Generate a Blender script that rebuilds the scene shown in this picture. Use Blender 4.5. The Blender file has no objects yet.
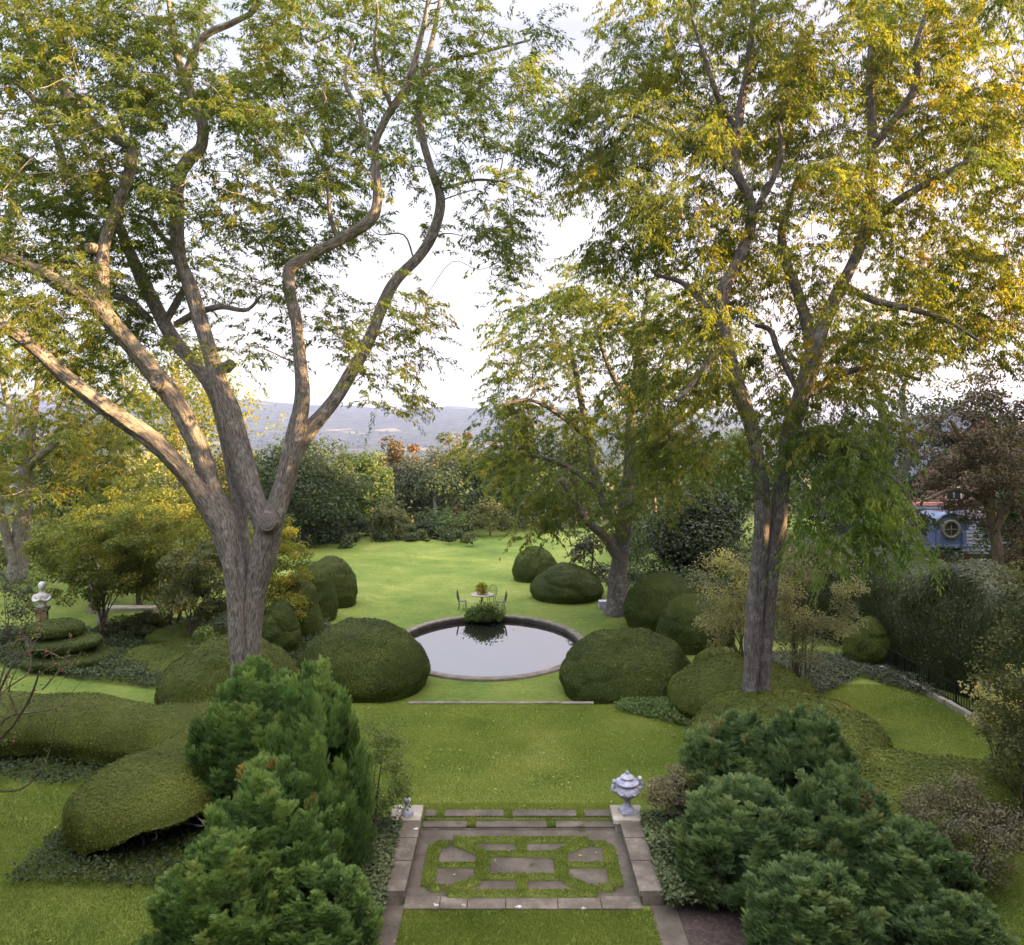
import bpy, math, random
import numpy as np
from mathutils import Vector, Matrix

random.seed(7)
rng = np.random.default_rng(11)
SC = bpy.context.scene
COL = SC.collection
F, HZ, CX, CAMZ = 750.0, 435.0, 512.0, 8.0      # focal length in pixels, horizon row, centre column, eye height
R = math.radians

def P(px, py, d):
    return np.array([(px - CX) * d / F, d, CAMZ - (py - HZ) * d / F])

# ------------------------------------------------------------------ noise
def _hash(i, j, k):
    h = (i * 374761393 + j * 668265263 + k * 2147483647 + 1274126177) & 0xffffffff
    h = ((h ^ (h >> 13)) * 1274126177) & 0xffffffff
    h = (h ^ (h >> 16)) & 0xffffffff
    return h / 2147483647.5 - 1.0

def vnoise(p):
    p = np.asarray(p, float)
    i = np.floor(p).astype(np.int64)
    f = p - i
    f = f * f * (3 - 2 * f)
    x, y, z = i[..., 0], i[..., 1], i[..., 2]
    u, v, w = f[..., 0], f[..., 1], f[..., 2]
    def lerp(a, b, t): return a + (b - a) * t
    c = [[[_hash(x + a, y + b, z + e) for e in (0, 1)] for b in (0, 1)] for a in (0, 1)]
    return lerp(lerp(lerp(c[0][0][0], c[1][0][0], u), lerp(c[0][1][0], c[1][1][0], u), v),
                lerp(lerp(c[0][0][1], c[1][0][1], u), lerp(c[0][1][1], c[1][1][1], u), v), w)

def fbm(p, octv=3):
    p = np.asarray(p, float)
    s, a = 0, 1.0
    for o in range(octv):
        s = s + a * vnoise(p * (2 ** o) + 17.3 * o)
        a *= .5
    return s

def norm(v):
    return v / np.maximum(np.linalg.norm(v, axis=-1, keepdims=True), 1e-9)

def sstep(a, b, x):
    t = np.clip((x - a) / (b - a), 0, 1)
    return t * t * (3 - 2 * t)

# ------------------------------------------------------------------ mesh collector
class MB:
    def __init__(s):
        s.v, s.q, s.t, s.qv, s.tv, s.n, s.bark = [], [], [], [], [], 0, []
        s.qs, s.ts = [], []
    def add(s, v, quads=None, tris=None, var=.5, bark=None, smooth=False):
        v = np.asarray(v, float).reshape(-1, 3)
        s.v.append(v)
        s.bark.append(np.zeros((len(v), 3)) if bark is None else bark)
        if quads is not None and len(quads):
            q = np.asarray(quads, np.int64).reshape(-1, 4)
            s.q.append(q + s.n); s.qv.append(np.broadcast_to(var, (len(q),)).astype(float)); s.qs.append(np.full(len(q), smooth))
        if tris is not None and len(tris):
            t = np.asarray(tris, np.int64).reshape(-1, 3)
            s.t.append(t + s.n); s.tv.append(np.broadcast_to(var, (len(t),)).astype(float)); s.ts.append(np.full(len(t), smooth))
        s.n += len(v)
    def box(s, c, d, rz=0, var=.5, taper=1.0):
        c = np.array(c, float); hx, hy, hz = np.array(d, float) / 2
        v = np.array([[sx * hx * (taper if sz > 0 else 1), sy * hy * (taper if sz > 0 else 1), sz * hz] for sz in (-1, 1) for sy in (-1, 1) for sx in (-1, 1)])
        ca, sa = math.cos(rz), math.sin(rz)
        v = np.stack([v[:, 0] * ca - v[:, 1] * sa, v[:, 0] * sa + v[:, 1] * ca, v[:, 2]], 1) + c
        s.add(v, [[0, 2, 3, 1], [4, 5, 7, 6], [0, 1, 5, 4], [2, 6, 7, 3], [0, 4, 6, 2], [1, 3, 7, 5]], var=var)
    def lathe(s, prof, c=(0, 0, 0), n=32, mod=None, smooth=True):
        prof = np.array(prof, float); m = len(prof)
        a = np.linspace(0, 2 * math.pi, n, endpoint=False)
        rr = prof[:, 0][:, None] * np.ones(n)[None]
        if mod is not None: rr = rr * mod(a[None, :], prof[:, 1][:, None])
        v = np.stack([rr * np.cos(a), rr * np.sin(a), prof[:, 1][:, None] * np.ones(n)], -1).reshape(-1, 3) + np.array(c)
        i = np.arange(m - 1)[:, None] * n; j = np.arange(n)[None]; j2 = (j + 1) % n
        q = np.stack([i + j, i + j2, i + n + j2, i + n + j], -1).reshape(-1, 4)
        s.add(v, q, smooth=smooth)
        s.add(np.vstack([v[-n:], v[-n:].mean(0)]), tris=[[k, (k + 1) % n, n] for k in range(n)], smooth=smooth)
    def build(s, name, mat, parent=None, loc=None):
        me = bpy.data.meshes.new(name)
        v = np.vstack(s.v)
        q = np.vstack(s.q) if s.q else np.zeros((0, 4), np.int64)
        t = np.vstack(s.t) if s.t else np.zeros((0, 3), np.int64)
        me.vertices.add(len(v)); me.vertices.foreach_set('co', v.astype(np.float32).ravel())
        nl = q.size + t.size
        me.loops.add(nl); me.polygons.add(len(q) + len(t))
        me.loops.foreach_set('vertex_index', np.concatenate([q.ravel(), t.ravel()]).astype(np.int32))
        st = np.concatenate([np.arange(len(q)) * 4, q.size + np.arange(len(t)) * 3]).astype(np.int32)
        me.polygons.foreach_set('loop_start', st)
        sm = np.concatenate(s.qs + s.ts).astype(bool)
        me.polygons.foreach_set('use_smooth', sm)
        var = np.concatenate(s.qv + s.tv).astype(np.float32)
        at = me.attributes.new('var', 'FLOAT', 'FACE'); at.data.foreach_set('value', var)
        bk = np.vstack(s.bark)
        if np.any(bk):
            ab = me.attributes.new('bark', 'FLOAT_VECTOR', 'POINT'); ab.data.foreach_set('vector', bk.astype(np.float32).ravel())
        me.update(calc_edges=True)
        for m in (mat if isinstance(mat, (list, tuple)) else [mat]): me.materials.append(m)
        o = bpy.data.objects.new(name, me); COL.objects.link(o)
        if parent: o.parent = parent
        if loc is not None: o.location = loc
        return o

def tag(o, label, cat, group=None, kind=None):
    o['label'] = label
    if cat: o['category'] = cat
    if group: o['group'] = group
    if kind: o['kind'] = kind
    return o

def empty(name, loc, label, cat, group=None):
    o = bpy.data.objects.new(name, None); COL.objects.link(o)
    o.location = [float(a) for a in loc]; o.empty_display_size = .3
    return tag(o, label, cat, group)

def struct(o):
    o['kind'] = 'structure'; return o

# ------------------------------------------------------------------ geometry helpers
def catmull(pts, per=4):
    pts = np.asarray(pts, float)
    if len(pts) < 3: 
        t = np.linspace(0, 1, per * (len(pts) - 1) + 1)[:, None]
        return pts[0] * (1 - t) + pts[-1] * t
    p = np.vstack([2 * pts[0] - pts[1], pts, 2 * pts[-1] - pts[-2]])
    out = []
    for i in range(1, len(p) - 2):
        t = np.linspace(0, 1, per, endpoint=False)[:, None]
        a, b, c, d = p[i - 1], p[i], p[i + 1], p[i + 2]
        out.append(.5 * (2 * b + (c - a) * t + (2 * a - 5 * b + 4 * c - d) * t ** 2 + (3 * b - a - 3 * c + d) * t ** 3))
    out.append(p[-2][None])
    return np.vstack(out)

def tube(mb, pts, rad, sides=10, per=4, rough=0., cap=True, var=.5):
    pts = np.asarray(pts, float); rad = np.asarray(rad, float)
    pr = np.hstack([pts, rad[:, None]])
    pr = catmull(pr, per) if per > 1 else pr
    p, r = pr[:, :3], np.maximum(pr[:, 3], .002)
    n = len(p)
    T = norm(np.gradient(p, axis=0))
    u = np.cross(T[0], [0.3, 1, .1]); u /= np.linalg.norm(u)
    U = np.zeros_like(p)
    for i in range(n):
        u = u - T[i] * np.dot(u, T[i]); u /= max(np.linalg.norm(u), 1e-9); U[i] = u
    V = np.cross(T, U)
    a = np.linspace(0, 2 * math.pi, sides, endpoint=False)
    ln = np.concatenate([[0], np.cumsum(np.linalg.norm(np.diff(p, axis=0), axis=1))])
    rr = r[:, None] * np.ones(sides)[None]
    off = random.random() * 50
    if rough > 0:
        ns = np.stack([np.cos(a)[None] * 2.2 * np.ones((n, 1)), np.sin(a)[None] * 2.2 * np.ones((n, 1)), (ln[:, None] * .9 + off) * np.ones((1, sides))], -1)
        ns2 = np.stack([np.cos(a)[None] * 6 * np.ones((n, 1)), np.sin(a)[None] * 6 * np.ones((n, 1)), (ln[:, None] * 1.6 + off) * np.ones((1, sides))], -1)
        ns3 = np.stack([np.cos(a)[None] * 11 * np.ones((n, 1)), np.sin(a)[None] * 11 * np.ones((n, 1)), (ln[:, None] * 2.2 + off) * np.ones((1, sides))], -1)
        rr = rr * (1 + rough * vnoise(ns) + .5 * rough * vnoise(ns2) - .45 * rough * np.abs(vnoise(ns3)))
    v = (p[:, None] + rr[..., None] * (np.cos(a)[None, :, None] * U[:, None] + np.sin(a)[None, :, None] * V[:, None])).reshape(-1, 3)
    bk = np.stack([(np.cos(a)[None] * r[:, None]), (np.sin(a)[None] * r[:, None]), (ln[:, None] + off) * np.ones((1, sides))], -1).reshape(-1, 3)
    i = np.arange(n - 1)[:, None] * sides; j = np.arange(sides)[None]; j2 = (j + 1) % sides
    q = np.stack([i + j, i + j2, i + sides + j2, i + sides + j], -1).reshape(-1, 4)
    mb.add(v, q, bark=bk, smooth=True, var=var)
    if cap:
        for k, c in ((0, p[0]), (n - 1, p[-1])):
            vv = np.vstack([v[k * sides:(k + 1) * sides], c])
            mb.add(vv, tris=[[m, (m + 1) % sides, sides] for m in range(sides)], bark=np.vstack([bk[k * sides:(k + 1) * sides], [0, 0, ln[k] + off]]), var=var)

def twig_prisms(mb, A, B, ra, rb):
    # many thin three-sided sticks at once
    n = len(A); T = norm(B - A)
    U = norm(np.cross(T, np.array([.31, .2, .93]))); V = np.cross(T, U)
    vs = []
    for k in range(3):
        c, s = math.cos(k * 2.0944), math.sin(k * 2.0944)
        vs.append(A + np.asarray(ra).reshape(-1, 1) * (c * U + s * V))
    for k in range(3):
        c, s = math.cos(k * 2.0944), math.sin(k * 2.0944)
        vs.append(B + np.asarray(rb).reshape(-1, 1) * (c * U + s * V))
    v = np.stack(vs, 1)
    base = (np.arange(n) * 6)[:, None]
    q = np.stack([base + np.array([a, b, b + 3, a + 3])[None] for a, b in ((0, 1), (1, 2), (2, 0))], 1).reshape(-1, 4)
    bk = np.tile(np.array([[.01, 0, 0], [0, .01, 0], [-.01, 0, 0], [.01, 0, .5], [0, .01, .5], [-.01, 0, .5]]), (n, 1))
    mb.add(v.reshape(-1, 3), q, bark=bk)

def leaves(mb, pos, d, nrm, L, W, var, fold=.25, mid=.45):
    # one folded diamond per leaf or frond
    pos = np.asarray(pos, float); n = len(pos)
    if n == 0: return
    d = norm(d); b = norm(np.cross(d, nrm)); up = np.cross(b, d)
    L = np.broadcast_to(L, (n,))[:, None]; W = np.broadcast_to(W, (n,))[:, None]
    v = np.stack([pos, pos + d * L * mid + b * W * .5 + up * W * fold, pos + d * L - up * L * .08, pos + d * L * mid - b * W * .5 + up * W * fold], 1)
    q = (np.arange(n) * 4)[:, None] + np.arange(4)[None]
    mb.add(v.reshape(-1, 3), q, var=np.clip(var, 0, 1))

def rdir(n):
    return norm(rng.normal(size=(n, 3)))

# ------------------------------------------------------------------ materials
def new_mat(name):
    m = bpy.data.materials.new(name); m.use_nodes = True
    nt = m.node_tree; nt.nodes.clear()
    return m, nt

def nd(nt, typ, **kw):
    n = nt.nodes.new(typ)
    for k, v in kw.items(): setattr(n, k, v)
    return n

def ramp(nt, stops, interp='LINEAR'):
    r = nd(nt, 'ShaderNodeValToRGB'); cr = r.color_ramp; cr.interpolation = interp
    while len(cr.elements) < len(stops): cr.elements.new(.5)
    for e, (p, c) in zip(cr.elements, stops):
        e.position = p; e.color = (*c, 1)
    return r

def leaf_mat(name, stops, trans=.35, rough=.55, nscale=.6, namp=.3, spec=.3):
    m, nt = new_mat(name); L = nt.links.new
    at = nd(nt, 'ShaderNodeAttribute', attribute_name='var')
    geo = nd(nt, 'ShaderNodeNewGeometry')
    nz = nd(nt, 'ShaderNodeTexNoise'); nz.inputs['Scale'].default_value = nscale; nz.inputs['Detail'].default_value = 2
    L(geo.outputs['Position'], nz.inputs['Vector'])
    ma = nd(nt, 'ShaderNodeMath', operation='MULTIPLY_ADD'); ma.inputs[1].default_value = namp * 2; ma.inputs[2].default_value = -namp
    L(nz.outputs['Fac'], ma.inputs[0])
    ad = nd(nt, 'ShaderNodeMath', operation='ADD', use_clamp=True); L(at.outputs['Fac'], ad.inputs[0]); L(ma.outputs[0], ad.inputs[1])
    r = ramp(nt, stops); L(ad.outputs[0], r.inputs[0])
    pb = nd(nt, 'ShaderNodeBsdfPrincipled'); pb.inputs['Roughness'].default_value = rough; pb.inputs['Specular IOR Level'].default_value = spec
    L(r.outputs[0], pb.inputs['Base Color'])
    tr = nd(nt, 'ShaderNodeBsdfTranslucent')
    hs = nd(nt, 'ShaderNodeHueSaturation'); hs.inputs['Value'].default_value = 1.5; hs.inputs['Saturation'].default_value = 1.1; hs.inputs['Hue'].default_value = .49
    L(r.outputs[0], hs.inputs['Color']); L(hs.outputs[0], tr.inputs['Color'])
    mx = nd(nt, 'ShaderNodeMixShader'); mx.inputs[0].default_value = trans
    L(pb.outputs[0], mx.inputs[1]); L(tr.outputs[0], mx.inputs[2])
    o = nd(nt, 'ShaderNodeOutputMaterial'); L(mx.outputs[0], o.inputs[0])
    return m

def bark_mat(name, dark, mid, pale, lichen, lich_amt=.55, sc=1.0):
    m, nt = new_mat(name); L = nt.links.new
    at = nd(nt, 'ShaderNodeAttribute', attribute_name='bark')
    mp = nd(nt, 'ShaderNodeMapping'); mp.inputs['Scale'].default_value = (20 * sc, 20 * sc, 3.6 * sc); L(at.outputs['Vector'], mp.inputs['Vector'])
    n1 = nd(nt, 'ShaderNodeTexNoise'); n1.inputs['Scale'].default_value = 1.6; n1.inputs['Detail'].default_value = 6; n1.inputs['Roughness'].default_value = .65
    L(mp.outputs[0], n1.inputs['Vector'])
    r1 = ramp(nt, [(.30, dark), (.48, mid), (.68, pale)]); L(n1.outputs['Fac'], r1.inputs[0])
    geo = nd(nt, 'ShaderNodeNewGeometry')
    n2 = nd(nt, 'ShaderNodeTexNoise'); n2.inputs['Scale'].default_value = 3.2 * sc; n2.inputs['Detail'].default_value = 5; n2.inputs['Roughness'].default_value = .7
    L(geo.outputs['Position'], n2.inputs['Vector'])
    r2 = ramp(nt, [(lich_amt - .06, (0, 0, 0)), (lich_amt + .06, (1, 1, 1))]); L(n2.outputs['Fac'], r2.inputs[0])
    mx = nd(nt, 'ShaderNodeMix', data_type='RGBA'); L(r2.outputs[0], mx.inputs['Factor']); L(r1.outputs[0], mx.inputs['A']); mx.inputs['B'].default_value = (*lichen, 1)
    pb = nd(nt, 'ShaderNodeBsdfPrincipled'); pb.inputs['Roughness'].default_value = .9; pb.inputs['Specular IOR Level'].default_value = .15
    L(mx.outputs['Result'], pb.inputs['Base Color'])
    bp = nd(nt, 'ShaderNodeBump'); bp.inputs['Strength'].default_value = 1.; bp.inputs['Distance'].default_value = .09
    L(n1.outputs['Fac'], bp.inputs['Height']); L(bp.outputs[0], pb.inputs['Normal'])
    o = nd(nt, 'ShaderNodeOutputMaterial'); L(pb.outputs[0], o.inputs[0])
    return m

def stone_mat(name, stops, scale=3., rough=.85, bump=.4, spots=None, detail=6):
    m, nt = new_mat(name); L = nt.links.new
    geo = nd(nt, 'ShaderNodeNewGeometry')
    n1 = nd(nt, 'ShaderNodeTexNoise'); n1.inputs['Scale'].default_value = scale; n1.inputs['Detail'].default_value = detail; n1.inputs['Roughness'].default_value = .68
    L(geo.outputs['Position'], n1.inputs['Vector'])
    r1 = ramp(nt, stops); L(n1.outputs['Fac'], r1.inputs[0])
    col = r1.outputs[0]
    if spots:
        n2 = nd(nt, 'ShaderNodeTexNoise'); n2.inputs['Scale'].default_value = spots[1]; n2.inputs['Detail'].default_value = 4
        L(geo.outputs['Position'], n2.inputs['Vector'])
        r2 = ramp(nt, [(spots[2], (0, 0, 0)), (spots[2] + .05, (1, 1, 1))]); L(n2.outputs['Fac'], r2.inputs[0])
        mx = nd(nt, 'ShaderNodeMix', data_type='RGBA'); L(r2.outputs[0], mx.inputs['Factor']); L(col, mx.inputs['A']); mx.inputs['B'].default_value = (*spots[0], 1)
        col = mx.outputs['Result']
    pb = nd(nt, 'ShaderNodeBsdfPrincipled'); pb.inputs['Roughness'].default_value = rough; pb.inputs['Specular IOR Level'].default_value = .3
    L(col, pb.inputs['Base Color'])
    n3 = nd(nt, 'ShaderNodeTexNoise'); n3.inputs['Scale'].default_value = scale * 9; n3.inputs['Detail'].default_value = 4
    L(geo.outputs['Position'], n3.inputs['Vector'])
    bp = nd(nt, 'ShaderNodeBump'); bp.inputs['Strength'].default_value = bump; bp.inputs['Distance'].default_value = .02
    L(n3.outputs['Fac'], bp.inputs['Height']); L(bp.outputs[0], pb.inputs['Normal'])
    o = nd(nt, 'ShaderNodeOutputMaterial'); L(pb.outputs[0], o.inputs[0])
    return m

def plain_mat(name, c, rough=.6, metal=0., spec=.4):
    m, nt = new_mat(name); L = nt.links.new
    geo = nd(nt, 'ShaderNodeNewGeometry')
    n1 = nd(nt, 'ShaderNodeTexNoise'); n1.inputs['Scale'].default_value = 6; n1.inputs['Detail'].default_value = 4
    L(geo.outputs['Position'], n1.inputs['Vector'])
    r1 = ramp(nt, [(.3, tuple(a * .7 for a in c)), (.7, tuple(min(1, a * 1.25) for a in c))]); L(n1.outputs['Fac'], r1.inputs[0])
    pb = nd(nt, 'ShaderNodeBsdfPrincipled'); pb.inputs['Roughness'].default_value = rough; pb.inputs['Metallic'].default_value = metal; pb.inputs['Specular IOR Level'].default_value = spec
    L(r1.outputs[0], pb.inputs['Base Color'])
    o = nd(nt, 'ShaderNodeOutputMaterial'); L(pb.outputs[0], o.inputs[0])
    return m

M = {}
M['locust'] = leaf_mat('locust_leaf', [(0, (.065, .105, .022)), (.45, (.115, .160, .030)), (.75, (.180, .200, .036)), (1, (.30, .25, .035))], .55)
M['locust_y'] = leaf_mat('locust_leaf_turning', [(0, (.070, .108, .020)), (.4, (.135, .170, .028)), (.7, (.22, .225, .032)), (.92, (.33, .28, .035)), (1, (.34, .20, .04))], .56)
M['weep'] = leaf_mat('lightened_locust_leaf', [(0, (.085, .150, .028)), (.5, (.150, .235, .042)), (.9, (.235, .290, .05)), (1, (.30, .28, .05))], .5)  # locust leaf colour lightened to offset the shade over the weeping branch
M['pod'] = leaf_mat('seed_pod', [(0, (.10, .04, .02)), (1, (.24, .10, .03))], .15)
M['box'] = leaf_mat('boxwood_leaf', [(0, (.024, .038, .009)), (.5, (.064, .088, .017)), (.85, (.125, .148, .028)), (1, (.17, .15, .045))], .08, .7, .9, .28, .15)
M['yew'] = leaf_mat('yew_needles', [(0, (.036, .050, .010)), (.5, (.092, .118, .020)), (1, (.190, .205, .040))], .08, .7, .8, .25, .15)
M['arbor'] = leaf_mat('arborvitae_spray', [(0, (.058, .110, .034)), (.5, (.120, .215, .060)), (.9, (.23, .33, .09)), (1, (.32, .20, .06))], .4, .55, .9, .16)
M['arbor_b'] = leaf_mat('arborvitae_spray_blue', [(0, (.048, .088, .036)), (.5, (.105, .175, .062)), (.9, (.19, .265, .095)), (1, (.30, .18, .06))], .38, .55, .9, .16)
M['yellow'] = leaf_mat('yellow_shrub_leaf', [(0, (.065, .090, .018)), (.4, (.125, .155, .026)), (.75, (.23, .235, .034)), (1, (.40, .34, .04))], .42, .55, .5, .25)
M['pale'] = leaf_mat('pale_shrub_leaf', [(0, (.130, .138, .070)), (.5, (.25, .255, .120)), (.85, (.40, .40, .15)), (1, (.52, .50, .14))], .42)
M['mixed'] = leaf_mat('woodland_leaf', [(0, (.022, .040, .015)), (.5, (.048, .074, .024)), (1, (.095, .118, .034))], .3)
M['bright'] = leaf_mat('fresh_green_leaf', [(0, (.048, .085, .022)), (.5, (.088, .140, .036)), (1, (.15, .20, .050))], .35)
M['olive'] = leaf_mat('olive_leaf', [(0, (.042, .058, .018)), (.5, (.085, .102, .030)), (1, (.16, .16, .045))], .35)
M['orange'] = leaf_mat('autumn_leaf', [(0, (.060, .060, .022)), (.5, (.130, .085, .028)), (1, (.24, .11, .035))], .3)
M['greygreen'] = leaf_mat('grey_green_leaf', [(0, (.035, .048, .026)), (.5, (.070, .085, .045)), (1, (.12, .13, .065))], .25)
M['bronze'] = leaf_mat('bronze_leaf', [(0, (.038, .034, .016)), (.5, (.072, .060, .026)), (1, (.13, .10, .04))], .25)
M['dark'] = leaf_mat('dark_evergreen', [(0, (.020, .032, .014)), (.6, (.038, .055, .020)), (1, (.08, .095, .03))], .15)
M['purple'] = leaf_mat('dusky_shrub_leaf', [(0, (.065, .068, .040)), (.5, (.125, .122, .070)), (1, (.23, .21, .10))], .3)
M['ivy'] = leaf_mat('ivy_leaf', [(0, (.040, .058, .022)), (.5, (.080, .110, .042)), (1, (.17, .19, .08))], .2, .4)
M['hedge'] = leaf_mat('hedge_leaf', [(0, (.026, .038, .013)), (.5, (.056, .073, .022)), (1, (.15, .155, .050))], .2, .5)
M['grass'] = leaf_mat('turf_blade', [(0, (.105, .150, .026)), (.5, (.178, .236, .044)), (1, (.34, .335, .10))], .4, .6, .7, .35)
M['bark'] = bark_mat('locust_bark', (.050, .044, .039), (.205, .188, .165), (.41, .385, .345), (.43, .425, .375), .62)
M['bark_r'] = bark_mat('locust_bark_grey', (.042, .038, .038), (.15, .135, .128), (.30, .27, .25), (.33, .325, .30), .60)
M['bark_s'] = bark_mat('shrub_bark', (.05, .04, .03), (.15, .12, .085), (.27, .22, .16), (.2, .2, .16), .7)
M['twig_g'] = bark_mat('grey_twig', (.12, .11, .10), (.25, .23, .21), (.4, .37, .34), (.3, .3, .27), .6)
M['stone'] = stone_mat('weathered_stone', [(.3, (.075, .063, .050)), (.52, (.135, .115, .092)), (.70, (.235, .21, .175))], 2.2, spots=((.55, .53, .49), 3.5, .665))
M['paving'] = stone_mat('terrace_concrete', [(.3, (.058, .048, .038)), (.52, (.100, .086, .068)), (.75, (.165, .145, .118))], 1.7, spots=((.05, .055, .02), 2.3, .66))
M['kerb'] = stone_mat('pool_coping', [(.3, (.10, .086, .072)), (.55, (.18, .158, .135)), (.75, (.29, .265, .23))], 2.)
M['slab'] = stone_mat('plinth_stone', [(.3, (.22, .20, .15)), (.55, (.34, .31, .25)), (.75, (.48, .46, .40))], 3., spots=((.58, .58, .58), 4., .66))
M['lead'] = stone_mat('urn_stone', [(.32, (.20, .21, .29)), (.55, (.40, .41, .50)), (.75, (.60, .60, .68))], 7., rough=.6, bump=.3)
M['marble'] = stone_mat('statue_stone', [(.3, (.40, .39, .38)), (.6, (.62, .61, .60)), (.8, (.74, .73, .72))], 6., rough=.7)
M['soil'] = stone_mat('mulch', [(.3, (.040, .028, .024)), (.55, (.080, .058, .050)), (.75, (.15, .115, .10))], 14., bump=.9)
M['iron'] = plain_mat('black_iron', (.015, .016, .016), .5, .3)
M['chair'] = plain_mat('green_grey_wire', (.08, .10, .09), .5, .4)
M['slate'] = stone_mat('slate', [(.3, (.028, .030, .045)), (.55, (.05, .052, .075)), (.75, (.085, .088, .12))], 4., rough=.5)
M['copper'] = plain_mat('blue_grey_lead', (.10, .135, .23), .45, .1)
M['pinkclay'] = plain_mat('clay_ridge', (.55, .26, .20), .7)
M['trim'] = plain_mat('cream_trim', (.62, .56, .48), .6)
M['glass'] = plain_mat('dark_pane', (.03, .035, .035), .12, 0, .6)
M['wire'] = plain_mat('verdigris', (.10, .13, .11), .6)

def brick_mat():
    m, nt = new_mat('old_brick'); L = nt.links.new
    tc = nd(nt, 'ShaderNodeTexCoord'); sp = nd(nt, 'ShaderNodeSeparateXYZ'); L(tc.outputs['Object'], sp.inputs[0])
    ad = nd(nt, 'ShaderNodeMath', operation='ADD'); L(sp.outputs[0], ad.inputs[0]); L(sp.outputs[1], ad.inputs[1])
    cb = nd(nt, 'ShaderNodeCombineXYZ'); L(ad.outputs[0], cb.inputs[0]); L(sp.outputs[2], cb.inputs[1])
    b = nd(nt, 'ShaderNodeTexBrick'); b.inputs['Scale'].default_value = 1; b.inputs['Brick Width'].default_value = .23; b.inputs['Row Height'].default_value = .075
    b.inputs['Mortar Size'].default_value = .008; b.inputs['Color1'].default_value = (.17, .070, .055, 1); b.inputs['Color2'].default_value = (.23, .11, .085, 1); b.inputs['Mortar'].default_value = (.24, .21, .19, 1)
    L(cb.outputs[0], b.inputs['Vector'])
    pb = nd(nt, 'ShaderNodeBsdfPrincipled'); pb.inputs['Roughness'].default_value = .9; L(b.outputs[0], pb.inputs['Base Color'])
    o = nd(nt, 'ShaderNodeOutputMaterial'); L(pb.outputs[0], o.inputs[0]); return m
M['brick'] = brick_mat()

def water_mat():
    m, nt = new_mat('pool_water'); L = nt.links.new
    pb = nd(nt, 'ShaderNodeBsdfPrincipled'); pb.inputs['Base Color'].default_value = (.012, .013, .011, 1)
    pb.inputs['Roughness'].default_value = .015; pb.inputs['IOR'].default_value = 4.5
    geo = nd(nt, 'ShaderNodeNewGeometry')
    n = nd(nt, 'ShaderNodeTexNoise'); n.inputs['Scale'].default_value = 1.6; n.inputs['Detail'].default_value = 3; L(geo.outputs['Position'], n.inputs['Vector'])
    bp = nd(nt, 'ShaderNodeBump'); bp.inputs['Strength'].default_value = .04; bp.inputs['Distance'].default_value = .05
    L(n.outputs['Fac'], bp.inputs['Height']); L(bp.outputs[0], pb.inputs['Normal'])
    o = nd(nt, 'ShaderNodeOutputMaterial'); L(pb.outputs[0], o.inputs[0]); return m
M['water'] = water_mat()

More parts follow.
